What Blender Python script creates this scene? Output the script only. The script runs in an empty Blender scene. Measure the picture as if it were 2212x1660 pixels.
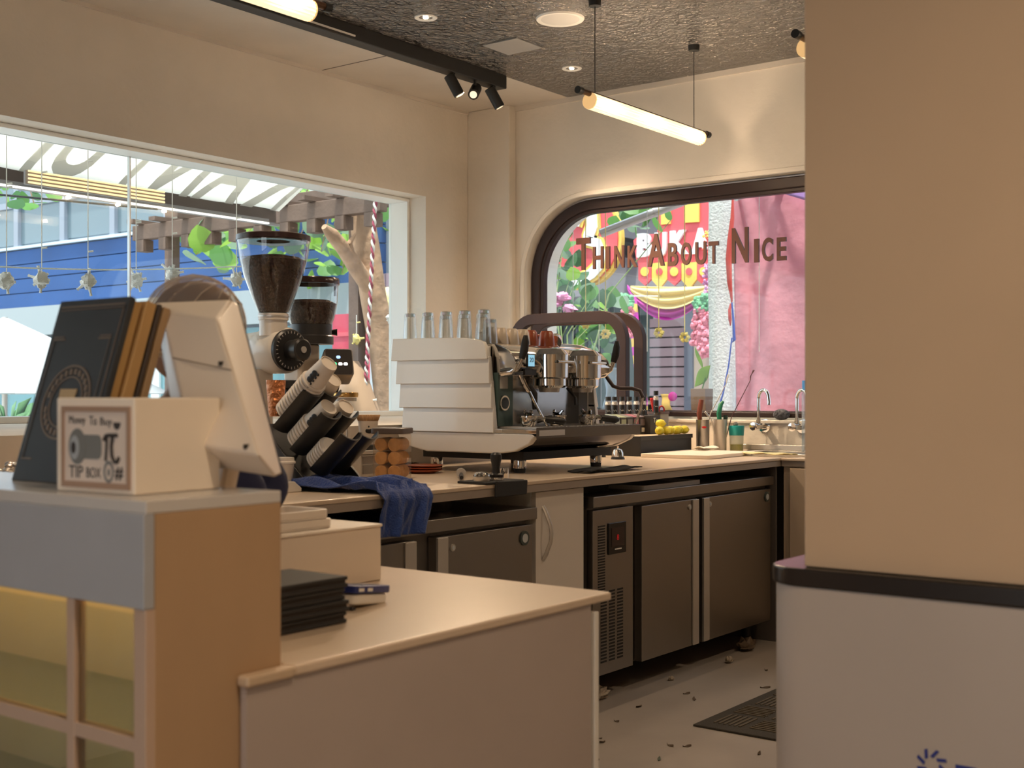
import bpy, bmesh, math, random
from mathutils import Vector, Matrix
R = math.radians
rnd = random.Random(7)
sc = bpy.context.scene
COL = sc.collection
# ------------------------------------------------------------------ camera
F_PX, CX, HY, CAM_H = 2696.0, 1106.0, 854.0, 1.207
FW = (0.797, 0.604); RT = (0.604, -0.797)          # camera forward / right in plan
cam = bpy.data.cameras.new('camera'); cam.sensor_width = 36.0
cam.lens = F_PX / 2212 * 36.0
cam.shift_y = (HY - 830.0) / 2212.0
cam.clip_end = 200
cam.dof.use_dof = True; cam.dof.focus_distance = 5.6; cam.dof.aperture_fstop = 4.5
co = bpy.data.objects.new('camera', cam); COL.objects.link(co)
co.location = (0, 0, CAM_H)
co.rotation_euler = (R(90), 0, math.atan2(FW[1], FW[0]) - R(90))
sc.camera = co
# ------------------------------------------------------------------ sky, sun, exposure
sc.view_settings.view_transform = 'Standard'; sc.view_settings.look = 'None'
sc.view_settings.exposure = 1.0; sc.view_settings.gamma = 1.0
sc.view_settings.use_curve_mapping = False
sc.cycles.use_denoising = True
sc.cycles.max_bounces = 7; sc.cycles.use_adaptive_sampling = True; sc.cycles.adaptive_threshold = .04; sc.cycles.transparent_max_bounces = 16
sc.cycles.sample_clamp_indirect = 6.0
sc.cycles.caustics_reflective = False; sc.cycles.caustics_refractive = False
w = bpy.data.worlds.new('sky'); sc.world = w; w.use_nodes = True
nt = w.node_tree; nt.nodes.clear()
bgn = nt.nodes.new('ShaderNodeBackground'); won = nt.nodes.new('ShaderNodeOutputWorld')
bgn.inputs['Color'].default_value = (0.80, 0.90, 1.0, 1); bgn.inputs['Strength'].default_value = 1.3
nt.links.new(bgn.outputs[0], won.inputs[0])
sun = bpy.data.lights.new('sun', 'SUN'); sun.energy = 4.0; sun.angle = R(3); sun.color = (1, .95, .86)
so = bpy.data.objects.new('sun', sun); COL.objects.link(so)
so.rotation_euler = Vector((0.22, 0.12, -0.97)).to_track_quat('-Z', 'Y').to_euler()
WARM = (1.0, 0.74, 0.49)

# ------------------------------------------------------------------ helpers
def P(px, py, X=None, Y=None, z=None, t=None):
    """point of the room seen at a pixel of the 2212x1660 frame on a given plane"""
    k = (px - CX) / F_PX; u = (HY - py) / F_PX
    dx = FW[0] + RT[0]*k; dy = FW[1] + RT[1]*k
    if X is not None: t = X/dx
    elif Y is not None: t = Y/dy
    elif z is not None: t = (z - CAM_H)/u
    return Vector((dx*t, dy*t, CAM_H + u*t))

_m = {}
def mat(name, col=(.8,.8,.8), rough=.5, metal=0.0, emit=None, es=0.0, bump=0.0, bscale=40.0, var=0.0, vscale=6.0,
        coat=0.0, trans=0.0, spec=None, sss=0.0, stretch=None, sheen=0.0, trl=0.0):
    if name in _m: return _m[name]
    m = bpy.data.materials.new(name); m.use_nodes = True; nt = m.node_tree
    b = nt.nodes['Principled BSDF']
    b.inputs['Base Color'].default_value = (*col, 1); b.inputs['Roughness'].default_value = rough
    b.inputs['Metallic'].default_value = metal
    if coat: b.inputs['Coat Weight'].default_value = coat
    if trans: b.inputs['Transmission Weight'].default_value = trans
    if spec is not None: b.inputs['Specular IOR Level'].default_value = spec
    if sheen: b.inputs['Sheen Weight'].default_value = sheen
    if emit: b.inputs['Emission Color'].default_value = (*emit, 1); b.inputs['Emission Strength'].default_value = es
    if bump or var:
        tc = nt.nodes.new('ShaderNodeTexCoord'); mp = nt.nodes.new('ShaderNodeMapping')
        if stretch: mp.inputs['Scale'].default_value = stretch
        nt.links.new(tc.outputs['Object'], mp.inputs['Vector'])
    if var:
        n = nt.nodes.new('ShaderNodeTexNoise'); n.inputs['Scale'].default_value = vscale; n.inputs['Detail'].default_value = 5
        nt.links.new(mp.outputs[0], n.inputs['Vector'])
        r = nt.nodes.new('ShaderNodeValToRGB')
        a = tuple(max(0, c*(1-var)) for c in col); d = tuple(min(1, c*(1+var)) for c in col)
        r.color_ramp.elements[0].position = .3; r.color_ramp.elements[1].position = .7
        r.color_ramp.elements[0].color = (*a, 1); r.color_ramp.elements[1].color = (*d, 1)
        nt.links.new(n.outputs['Fac'], r.inputs[0]); nt.links.new(r.outputs[0], b.inputs['Base Color'])
    if bump:
        n2 = nt.nodes.new('ShaderNodeTexNoise'); n2.inputs['Scale'].default_value = bscale; n2.inputs['Detail'].default_value = 6
        nt.links.new(mp.outputs[0], n2.inputs['Vector'])
        bp = nt.nodes.new('ShaderNodeBump'); bp.inputs['Strength'].default_value = bump; bp.inputs['Distance'].default_value = .02
        nt.links.new(n2.outputs['Fac'], bp.inputs['Height']); nt.links.new(bp.outputs[0], b.inputs['Normal'])
    if trl:
        tl_ = nt.nodes.new('ShaderNodeBsdfTranslucent'); tl_.inputs[0].default_value = (*[min(1, c*1.25) for c in col], 1)
        mx = nt.nodes.new('ShaderNodeMixShader'); mx.inputs[0].default_value = trl
        nt.links.new(b.outputs[0], mx.inputs[1]); nt.links.new(tl_.outputs[0], mx.inputs[2])
        nt.links.new(mx.outputs[0], nt.nodes['Material Output'].inputs[0])
    _m[name] = m
    return m
def glass(name, tint=(.96,.98,.97), ior=1.45, rough=0.0, gain=1.0, film=0.0, base=0.0):
    """thin clear sheet: straight-through light plus fresnel reflection (and an optional dusty film)"""
    if name in _m: return _m[name]
    m = bpy.data.materials.new(name); m.use_nodes = True; nt = m.node_tree; nt.nodes.clear()
    o = nt.nodes.new('ShaderNodeOutputMaterial'); t = nt.nodes.new('ShaderNodeBsdfTransparent'); t.inputs[0].default_value = (*tint, 1)
    g = nt.nodes.new('ShaderNodeBsdfGlossy'); g.inputs['Roughness'].default_value = rough
    fr = nt.nodes.new('ShaderNodeLayerWeight'); fr.inputs['Blend'].default_value = .5
    pw = nt.nodes.new('ShaderNodeMath'); pw.operation = 'POWER'; pw.inputs[1].default_value = 4.0
    nt.links.new(fr.outputs['Facing'], pw.inputs[0])
    f0 = ((ior-1)/(ior+1))**2
    ma = nt.nodes.new('ShaderNodeMath'); ma.operation = 'MULTIPLY_ADD'; ma.use_clamp = True
    ma.inputs[1].default_value = gain*(1-f0)*.8; ma.inputs[2].default_value = base+f0*gain
    nt.links.new(pw.outputs[0], ma.inputs[0])
    mx = nt.nodes.new('ShaderNodeMixShader'); nt.links.new(ma.outputs[0], mx.inputs[0])
    src = t
    if film:
        d = nt.nodes.new('ShaderNodeBsdfTranslucent'); d.inputs[0].default_value = (.9,.9,.9,1)
        d2 = nt.nodes.new('ShaderNodeBsdfDiffuse'); d2.inputs[0].default_value = (.9,.9,.9,1)
        dm = nt.nodes.new('ShaderNodeMixShader'); dm.inputs[0].default_value = .5
        nt.links.new(d.outputs[0], dm.inputs[1]); nt.links.new(d2.outputs[0], dm.inputs[2])
        fm = nt.nodes.new('ShaderNodeMixShader'); fm.inputs[0].default_value = film
        nt.links.new(t.outputs[0], fm.inputs[1]); nt.links.new(dm.outputs[0], fm.inputs[2]); src = fm
    nt.links.new(src.outputs[0], mx.inputs[1]); nt.links.new(g.outputs[0], mx.inputs[2]); nt.links.new(mx.outputs[0], o.inputs[0])
    _m[name] = m
    return m

class B:
    """collects simple solids; build() links them as one mesh object"""
    def __init__(s): s.v = []; s.f = []
    def add(s, vs, fs, M=None):
        o = len(s.v)
        s.v += [tuple(M @ Vector(v)) if M else tuple(v) for v in vs]
        s.f += [tuple(i+o for i in f) for f in fs]
        return s
    def box(s, x0,x1,y0,y1,z0,z1, M=None):
        return s.add([(x0,y0,z0),(x1,y0,z0),(x1,y1,z0),(x0,y1,z0),(x0,y0,z1),(x1,y0,z1),(x1,y1,z1),(x0,y1,z1)],
                     [(0,3,2,1),(4,5,6,7),(0,1,5,4),(1,2,6,5),(2,3,7,6),(3,0,4,7)], M)
    def lathe(s, prof, n=24, c=(0,0,0), M=None, closed=False):
        vs = []; fs = []; rings = []
        for r, z in prof:
            if r < 1e-6: rings.append([len(vs)]); vs.append((c[0], c[1], c[2]+z))
            else:
                rings.append(list(range(len(vs), len(vs)+n)))
                for i in range(n):
                    a = 2*math.pi*i/n; vs.append((c[0]+r*math.cos(a), c[1]+r*math.sin(a), c[2]+z))
        pairs = list(zip(rings, rings[1:]))
        if closed: pairs.append((rings[-1], rings[0]))
        for a, b in pairs:
            for i in range(n):
                j = (i+1) % n
                if len(a) == 1 and len(b) == 1: continue
                if len(a) == 1: fs.append((a[0], b[j], b[i]))
                elif len(b) == 1: fs.append((a[i], a[j], b[0]))
                else: fs.append((a[i], a[j], b[j], b[i]))
        return s.add(vs, fs, M)
    def cyl(s, p0, p1, r0, r1=None, n=16, cap=True):
        p0 = Vector(p0); p1 = Vector(p1); d = p1-p0; L = d.length
        M = Matrix.Translation(p0) @ d.to_track_quat('Z','Y').to_matrix().to_4x4()
        if r1 is None: r1 = r0
        pr = [(r0,0),(r1,L)]
        if cap: pr = [(0,0)] + pr + [(0,L)]
        return s.lathe(pr, n, M=M)
    def tube(s, pts, r, n=10, cap=True, flat=None):
        pts = [Vector(p) for p in pts]; rs = r if isinstance(r, (list, tuple)) else [r]*len(pts)
        vs = []; fs = []; up = None
        for i, p in enumerate(pts):
            d = (pts[min(i+1, len(pts)-1)] - pts[max(i-1, 0)]).normalized()
            if up is None: up = d.orthogonal().normalized()
            up = (up - d*up.dot(d)).normalized(); sd = d.cross(up)
            for k in range(n):
                a = 2*math.pi*k/n
                vs.append(p + up*(rs[i]*math.cos(a)) + sd*(rs[i]*math.sin(a)*(flat or 1)))
        for i in range(len(pts)-1):
            for k in range(n):
                j = (k+1) % n
                fs.append((i*n+k, i*n+j, (i+1)*n+j, (i+1)*n+k))
        if cap: fs.append(tuple(range(n-1,-1,-1))); fs.append(tuple(range((len(pts)-1)*n, len(pts)*n)))
        return s.add(vs, fs)
    def prism(s, poly, axis, a0, a1, M=None):
        n = len(poly)
        def pt(p, a):
            return (a, p[0], p[1]) if axis == 'x' else (p[0], a, p[1]) if axis == 'y' else (p[0], p[1], a)
        vs = [pt(p, a0) for p in poly] + [pt(p, a1) for p in poly]
        fs = [tuple(range(n-1,-1,-1)), tuple(range(n, 2*n))] + [(i, (i+1) % n, n+(i+1) % n, n+i) for i in range(n)]
        return s.add(vs, fs, M)
    def ell(s, c, rx, ry=None, rz=None, nu=16, nv=10, M=None):
        ry = ry or rx; rz = rz or rx
        vs = []; fs = []
        for j in range(nv+1):
            th = math.pi*j/nv
            for i in range(nu):
                a = 2*math.pi*i/nu
                vs.append((c[0]+rx*math.sin(th)*math.cos(a), c[1]+ry*math.sin(th)*math.sin(a), c[2]-rz*math.cos(th)))
        for j in range(nv):
            for i in range(nu):
                k = (i+1) % nu
                fs.append((j*nu+i, j*nu+k, (j+1)*nu+k, (j+1)*nu+i))
        return s.add(vs, fs, M)
    def grid(s, fn, nu, nv, wrap=False):
        vs = [fn(i/(nu if wrap else nu-1), j/(nv-1)) for j in range(nv) for i in range(nu)]
        fs = []
        for j in range(nv-1):
            for i in range(nu if wrap else nu-1):
                k = (i+1) % nu
                fs.append((j*nu+i, j*nu+k, (j+1)*nu+k, (j+1)*nu+i))
        return s.add(vs, fs)
    def plate(s, outer, holes, axis, a0, a1):
        """flat plate with holes, extruded from a0 to a1"""
        bm = bmesh.new()
        def pt(p, a):
            return (a, p[0], p[1]) if axis == 'x' else (p[0], a, p[1]) if axis == 'y' else (p[0], p[1], a)
        es = []
        for loop in [outer] + holes:
            vv = [bm.verts.new(pt(p, a0)) for p in loop]
            es += [bm.edges.new((vv[i], vv[(i+1) % len(vv)])) for i in range(len(vv))]
        r = bmesh.ops.triangle_fill(bm, use_beauty=True, use_dissolve=False, edges=es)
        fc = [g for g in r['geom'] if isinstance(g, bmesh.types.BMFace)]
        e = bmesh.ops.extrude_face_region(bm, geom=fc)
        d = Vector(pt((0,0), a1-a0))
        for g in e['geom']:
            if isinstance(g, bmesh.types.BMVert): g.co += d
        bm.verts.index_update()
        s.add([v.co[:] for v in bm.verts], [tuple(v.index for v in f.verts) for f in bm.faces]); bm.free()
        return s
    def mesh(s, name, smooth=True, ang=35):
        me = bpy.data.meshes.new(name); me.from_pydata(s.v, [], s.f)
        bm = bmesh.new(); bm.from_mesh(me); bmesh.ops.recalc_face_normals(bm, faces=bm.faces); bm.to_mesh(me); bm.free()
        if smooth:
            me.polygons.foreach_set('use_smooth', [True]*len(me.polygons)); me.set_sharp_from_angle(angle=R(ang))
        return me
    def build(s, name, m, parent=None, smooth=True, bevel=0.0, solid=0.0, ang=35, seg=2, sub=0):
        me = s.mesh(name, smooth, ang); me.materials.append(m)
        o = bpy.data.objects.new(name, me); COL.objects.link(o)
        if parent: o.parent = parent
        if solid:
            md = o.modifiers.new('thick', 'SOLIDIFY'); md.thickness = solid; md.offset = 0
        if bevel:
            md = o.modifiers.new('round', 'BEVEL'); md.width = bevel; md.segments = seg; md.limit_method = 'ANGLE'; md.harden_normals = True
        if sub:
            md = o.modifiers.new('sub', 'SUBSURF'); md.levels = sub; md.render_levels = sub
        return o

def thing(name, label, cat, loc=(0,0,0), rz=0, group=None):
    o = bpy.data.objects.new(name, None); COL.objects.link(o); o.empty_display_size = .05
    o.location = loc; o.rotation_euler = (0,0,rz); o['label'] = label; o['category'] = cat
    if group: o['group'] = group
    return o
def tag(o, label, cat, group=None, loc=None, rz=None, kind=None):
    o['label'] = label; o['category'] = cat
    if group: o['group'] = group
    if loc is not None: o.location = loc
    if rz is not None: o.rotation_euler = (0,0,rz)
    if kind: o['kind'] = kind
    return o
def struct(o, label=None):
    o['kind'] = 'structure'
    if label: o['label'] = label
    return o
def dup(root, loc=None, rz=None, label=None, M=None):
    r = root.copy(); COL.objects.link(r)
    if M is not None: r.matrix_world = M
    else:
        r.location = loc
        if rz is not None: r.rotation_euler = (0,0,rz)
    if label: r['label'] = label
    for ch in list(root.children):
        c = ch.copy(); COL.objects.link(c); c.parent = r
        for g in ch.children:
            d = g.copy(); COL.objects.link(d); d.parent = c
    return r
def rrect(x0, x1, y0, y1, r, n=8):
    pts = []
    for cx, cy, a0 in ((x1-r,y1-r,0),(x0+r,y1-r,90),(x0+r,y0+r,180),(x1-r,y0+r,270)):
        for i in range(n+1):
            a = R(a0+90*i/n); pts.append((cx+r*math.cos(a), cy+r*math.sin(a)))
    return pts
_tx = {}
def text_geo(s, off=0.0):
    """front/side geometry of a string, normalised to the unit box (x right, y up, z thickness 0..1)"""
    if (s, off) in _tx: return _tx[(s, off)]
    cu = bpy.data.curves.new('t', 'FONT'); cu.body = s; cu.extrude = .05; cu.offset = off; cu.resolution_u = 4
    ob = bpy.data.objects.new('t', cu); COL.objects.link(ob)
    dg = bpy.context.evaluated_depsgraph_get(); me = bpy.data.meshes.new_from_object(ob.evaluated_get(dg))
    vs = [v.co.copy() for v in me.vertices]; fs = [tuple(p.vertices) for p in me.polygons]
    bpy.data.objects.remove(ob); bpy.data.curves.remove(cu); bpy.data.meshes.remove(me)
    x0 = min(v.x for v in vs); x1 = max(v.x for v in vs); y0 = min(v.y for v in vs); y1 = max(v.y for v in vs)
    vs = [((v.x-x0)/max(x1-x0,1e-6), (v.y-y0)/max(y1-y0,1e-6), (v.z+.05)/.1) for v in vs]
    _tx[(s, off)] = (vs, fs)
    return vs, fs
def letters(b, s, org, right, up, wd, ht, depth=.002, off=0.0):
    """append a string to builder b: org = lower left, spans wd along right and ht along up, proud by depth"""
    vs, fs = text_geo(s, off); org = Vector(org); right = Vector(right).normalized(); up = Vector(up).normalized(); nn = right.cross(up)
    return b.add([org + right*(x*wd) + up*(y*ht) + nn*(z*depth) for x, y, z in vs], fs)

# ------------------------------------------------------------------ shared materials
WALL = mat('wall_plaster', (.70,.64,.56), .75, bump=.12, bscale=30, var=.05, vscale=2.5)
CREAM = mat('cream_laminate', (.78,.69,.57), .38, var=.03, vscale=4)
WHITE = mat('white_paint', (.82,.79,.74), .4)
WHITEP = mat('white_plastic', (.80,.76,.70), .35)
BLACK = mat('black_plastic', (.018,.017,.017), .38)
BLACKM = mat('black_metal', (.02,.02,.02), .45, metal=.3)
RUBBER = mat('black_rubber', (.022,.021,.021), .7)
STEEL = mat('brushed_steel', (.36,.335,.31), .34, metal=1, bump=.06, bscale=60, stretch=(1,1,14))
STEELL = mat('light_steel_trim', (.66,.62,.57), .4, metal=.7)
CHROME = mat('chrome', (.80,.78,.75), .06, metal=1)
DARKC = mat('dark_chrome', (.16,.15,.15), .12, metal=1)
BROWN = mat('dark_brown_frame', (.030,.017,.015), .45, var=.1, spec=.25)
# ------------------------------------------------------------------ room shell
CEIL = 3.0; YW = 5.0; XW = 6.2
floor_m = mat('floor_concrete', (.37,.325,.285), .5, bump=.05, bscale=14, var=.12, vscale=1.6)
struct(B().box(-3.2,6.5,-3.2,5.3,-.12,0).build('floor', floor_m))
# ceiling: crinkled silver film over most of it, plaster strip along the window wall
foil = mat('crinkled_silver_film', (.27,.255,.24), .16, metal=.85, bump=.0)
nt = foil.node_tree; b_ = nt.nodes['Principled BSDF']
tc = nt.nodes.new('ShaderNodeTexCoord')
n1 = nt.nodes.new('ShaderNodeTexNoise'); n1.inputs['Scale'].default_value = 16; n1.inputs['Detail'].default_value = 8; n1.inputs['Distortion'].default_value = 1.2
n2 = nt.nodes.new('ShaderNodeTexVoronoi'); n2.inputs['Scale'].default_value = 34; n2.feature = 'DISTANCE_TO_EDGE'
ad = nt.nodes.new('ShaderNodeMath'); ad.operation = 'MULTIPLY_ADD'; ad.inputs[1].default_value = .35
bp = nt.nodes.new('ShaderNodeBump'); bp.inputs['Strength'].default_value = 1.0; bp.inputs['Distance'].default_value = .06
nt.links.new(tc.outputs['Object'], n1.inputs['Vector']); nt.links.new(tc.outputs['Object'], n2.inputs['Vector'])
nt.links.new(n2.outputs['Distance'], ad.inputs[0]); nt.links.new(n1.outputs['Fac'], ad.inputs[2])
nt.links.new(ad.outputs[0], bp.inputs['Height']); nt.links.new(bp.outputs[0], b_.inputs['Normal'])
struct(B().box(-3.2,6.2,-3.2,4.27,CEIL,CEIL+.12).build('ceiling', foil), 'silver crinkled film ceiling')
plast = mat('ceiling_plaster', (.62,.56,.49), .7, bump=.1, bscale=12, var=.06, vscale=2)
cs = struct(B().box(-3.2,6.2,4.27,5.0,CEIL,CEIL+.12).build('ceiling_strip', plast), 'smooth plaster ceiling strip')
dk = mat('joint_dark', (.12,.10,.09), .9)
B().box(3.05,3.056,4.33,5.0,CEIL-.0015,CEIL+.001).box(4.85,4.856,4.33,5.0,CEIL-.0015,CEIL+.001).build('joint', dk, cs)
struct(B().box(-3.5,6.9,-3.5,5.35,CEIL+.12,CEIL+.3).build('roof', plast))
# window wall (runs along X at Y = 5)
WZ0, WZ1, WX1 = 1.08, 2.415, 5.73
wl = B().box(-3.2,6.5,5.0,5.3,0,WZ0).box(-3.2,6.5,5.0,5.3,WZ1,CEIL).box(WX1,6.5,5.0,5.3,WZ0,WZ1).box(-3.2,.3,5.0,5.3,WZ0,WZ1)
struct(wl.build('wall_left', WALL))
struct(B().box(-1.0,6.2,3.61,5.0,0,1.08).build('wall_ledge', mat('ledge_plaster', (.62,.56,.49), .6, var=.05)), 'deep low ledge below the long window')
GL = glass('window_glass', (.93,.96,.95), 1.45, gain=.8)
FRW = mat('white_window_frame', (.85,.86,.84), .35)
w1 = struct(B().box(.3,WX1,5.13,5.285,WZ1-.022,WZ1-.001).box(WX1-.022,WX1-.001,5.13,5.285,WZ0+.03,WZ1-.022).box(.3,WX1-.022,5.13,5.285,WZ0+.001,WZ0+.03).build('window_1', FRW, bevel=.002), 'long frameless shop window')
SEAM = mat('glass_seam', (.62,.66,.68), .3, metal=.4)
for a, c in ((.3, 1.95), (1.953, 3.794), (3.80, WX1-.024)):
    B().box(a, c, 5.262, 5.272, WZ0+.03, WZ1-.022).build('pane', GL, w1)
for a in (1.9515, 3.797):
    B().box(a-.004, a+.004, 5.258, 5.276, WZ0+.03, WZ1-.022).build('glass_joint', SEAM, w1)
# back wall with the rounded window
WY0, WY1, BZ0, BZ1 = 1.2, 4.60, 1.072, 2.395
wb = B().plate([(-3.2,0),(5.0,0),(5.0,CEIL),(-3.2,CEIL)], [rrect(WY0,WY1,BZ0,BZ1,.46,14)], 'x', XW, XW+.3)
struct(wb.build('wall_back', WALL))
w2 = struct(B().plate(rrect(WY0+.012,WY1-.012,BZ0+.012,BZ1-.012,.45,14), [rrect(WY0+.075,WY1-.075,BZ0+.042,BZ1-.075,.40,14)], 'x', XW+.05, XW+.10).build('window_2', BROWN, bevel=.008), 'rounded shop window in a dark brown frame')
B().plate(rrect(WY0+.06,WY1-.06,BZ0+.034,BZ1-.06,.41,14), [rrect(WY0+.095,WY1-.095,BZ0+.048,BZ1-.095,.385,14)], 'x', XW+.062, XW+.112).build('sash', BROWN, w2, bevel=.005)
B().prism(rrect(WY0+.08,WY1-.08,BZ0+.040,BZ1-.08,.39,14), 'x', XW+.084, XW+.092).build('pane', GL, w2)
B().plate(rrect(WY0,WY1,BZ0,BZ1,.46,14), [rrect(WY0+.03,WY1-.03,BZ0+.03,BZ1-.03,.43,14)], 'x', XW+.14, XW+.30).build('outer_reveal', FRW, w2)
# raised plaster edge round the opening
B().plate(rrect(WY0-.03,WY1+.03,BZ0-.02,BZ1+.03,.49,14), [rrect(WY0,WY1,BZ0,BZ1,.46,14)], 'x', XW-.012, XW).build('plaster_edge', WALL, w2, bevel=.006)
# corner pier
struct(B().box(6.13,6.2,4.667,5.0,1.08,CEIL).build('wall_pier', WALL, bevel=.006), 'shallow plastered pier in the corner')
struct(B().box(-1,6.13,4.99,5.0,CEIL-.02,CEIL).box(6.188,6.2,-3.2,4.667,CEIL-.03,CEIL).build('trim_1', plast), 'ceiling edge strip')
# the walls of the seating side, behind the camera: a plain wall, and a glazed front added unseen for cool daylight on the case
wf = B().plate([(-3.2,0),(5.3,0),(5.3,CEIL),(-3.2,CEIL)], [[(.2,.15),(2.4,.15),(2.4,2.3),(.2,2.3)]], 'x', -3.3, -3.1)
struct(wf.build('wall_front', WALL))
struct(B().box(-3.2,6.5,-3.4,-3.2,0,CEIL).build('wall_right', WALL))
dr = struct(B().plate([(.2,.15),(2.4,.15),(2.4,2.3),(.2,2.3)], [[(.28,.23),(1.26,.23),(1.26,2.22),(.28,2.22)],[(1.34,.23),(2.32,.23),(2.32,2.22),(1.34,2.22)]], 'x', -3.25, -3.18).build('window_3', BROWN), 'added glazed entrance front behind the camera')
# pillar standing on the rim of the white plinth
PIL = mat('pillar_paint', (.64,.47,.31), .6, bump=.05, bscale=20, var=.04, vscale=2)
struct(B().box(2.432,2.95,-.9,1.082,.8505,CEIL).build('pillar', PIL, bevel=.004), 'square tan pillar')

# ------------------------------------------------------------------ white plinth with black rim
pl = thing('plinth_cabinet', 'white cabinet with black rim wrapped round the foot of the tan pillar', 'cabinet', (0,0,0))
def plan(d):
    r = .085; x0, y1 = 2.41-d, 1.165+d
    pts = [(x0,-.95)]
    for i in range(9):
        a = R(180-90*i/8); pts.append((x0+r+r*math.cos(a), y1-r+r*math.sin(a)))
    pts += [(3.0,y1),(3.0,-.95)]
    return pts
B().prism(plan(0), 'z', 0, .812).build('body', mat('plinth_white', (.52,.465,.42), .32, var=.03, vscale=3), pl, bevel=.002)
B().prism(plan(.006), 'z', .812, .85).build('rim', mat('rim_black', (.022,.018,.017), .22), pl, bevel=.006)
BLUE = mat('print_blue', (.02,.035,.25), .5)
em = B()
c0 = P(2013, 1652, X=2.409)
for k in range(8):
    a = R(22.5+45*k); d = Vector((0, -math.cos(a), math.sin(a)))
    q = Vector((0, -math.cos(a+.42), math.sin(a+.42)))
    tip = c0 + d*.030; base = c0 + q*.014; side = Vector((1,0,0)).cross(d).normalized()*.0032
    em.add([tip-side, tip+side, base+side, base-side, tip-side+Vector((-.0012,0,0)), tip+side+Vector((-.0012,0,0)), base+side+Vector((-.0012,0,0)), base-side+Vector((-.0012,0,0))],
           [(0,1,2,3),(4,5,6,7),(0,1,5,4),(1,2,6,5),(2,3,7,6),(3,0,4,7)])
em.build('star_emblem', BLUE, pl, smooth=False)
letters(B(), 'T', P(2064,1704,X=2.4095), (0,-1,0), (0,0,1), .040, .046, .0012, .02).build('printed_letter', BLUE, pl, smooth=False)

# ------------------------------------------------------------------ ceiling fittings
tk = thing('lighting_track', 'long black lighting track box under the ceiling', 'light track', (0,0,0))
B().box(-1.5,5.56,4.25,4.33,2.925,CEIL-.001).build('housing', BLACKM, tk, bevel=.004)
B().box(3.9,4.35,4.245,4.25,2.94,2.948).build('white_strip', WHITE, tk)  # white strip along the side of the housing
def spot_head(x, tilt, az, lab):
    t = thing('spot_head', lab, 'spotlight', (x, 4.27, 2.925), 0, 'spot heads on the track')
    B().cyl((0,0,0),(0,0,-.035),.008).build('stem', BLACKM, t)
    d = Vector((math.cos(az)*math.cos(tilt), math.sin(az)*math.cos(tilt), -math.sin(tilt)))
    c = Vector((0,0,-.06))
    B().cyl(c-d*.055, c+d*.065, .030).build('barrel', BLACKM, t, bevel=.003)
    l = bpy.data.lights.new('spot_beam', 'SPOT'); l.energy = 70; l.color = WARM; l.spot_size = R(80); l.spot_blend = .9; l.shadow_soft_size = .02
    lo = bpy.data.objects.new('spot_beam', l); COL.objects.link(lo); lo.parent = t; lo.location = c+d*.075; lo.rotation_euler = d.to_track_quat('-Z','Y').to_euler()
    B().cyl(c+d*.0652, c+d*.067, .020).build('lens', mat('spot_lens', (.6,.5,.4), .2, emit=WARM, es=.6), t)
spot_head(5.12, R(62), R(-50), 'black spot head nearest along the track, tipped down')
spot_head(5.30, R(30), R(-150), 'middle black spot head on the track, turned back')
spot_head(5.47, R(60), R(-40), 'black spot head at the end of the track')

def downlight(x, y, lab, power, cone=115):
    t = thing('downlight', lab, 'downlight', (x, y, CEIL), 0, 'recessed downlights')
    B().lathe([(.033,-.001),(.052,-.004),(.055,-.001),(.055,.0)], 28).build('ring', WHITE, t)
    B().lathe([(0,.004),(.034,.004),(.034,-.001)], 20).build('reflector', STEELL, t)
    B().lathe([(0,-.0035),(.012,-.003),(.013,.0)], 14).build('bulb', mat('bulb_glow', (1,.9,.7), .4, emit=(1,.84,.6), es=14), t)
    l = bpy.data.lights.new('downlight_beam', 'SPOT'); l.energy = power; l.color = WARM; l.spot_size = R(cone); l.spot_blend = .9; l.shadow_soft_size = .014
    lo = bpy.data.objects.new('downlight_beam', l); COL.objects.link(lo); lo.parent = t; lo.location = (0,0,-.02)
downlight(4.474, 3.904, 'recessed downlight beside the black track', 15)
downlight(5.655, 3.874, 'small recessed downlight near the corner', 22)
FILL_DL = [(.9,.1,40,'above the front of the display case'),(2.85,2.75,29,'above the service aisle'),(.0,1.6,8,'over the tables nearest the case'),(.6,-1.5,26,'over the seats beside the pillar'),(-1.4,.6,30,'near the added entrance glazing'),(-1.4,-1.6,30,'in the far corner of the seating side'),(4.6,.6,25,'behind the tan pillar')]  # unseen fill downlights, added to brighten the case, aisle and seating side
for x, y, pw, lab in FILL_DL: downlight(x, y, 'added unseen downlight '+lab, pw, 115 if 'aisle' in lab else 158)
t = thing('ceiling_speaker', 'round white ceiling speaker with flat grille', 'speaker', (4.871,3.404,CEIL))
B().lathe([(.092,-.006),(.112,-.008),(.116,0)], 40).build('rim', WHITE, t)
B().lathe([(0,-.004),(.092,-.006)], 40).build('grille', mat('speaker_grille', (.62,.6,.57), .7), t)
t = tag(B().box(-.11,.11,-.11,.11,-.004,0).build('access_panel', mat('panel_pale', (.30,.29,.28), .5), bevel=.001), 'pale square access panel flush in the silver ceiling', 'panel', loc=(5.11,3.87,CEIL))

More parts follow.
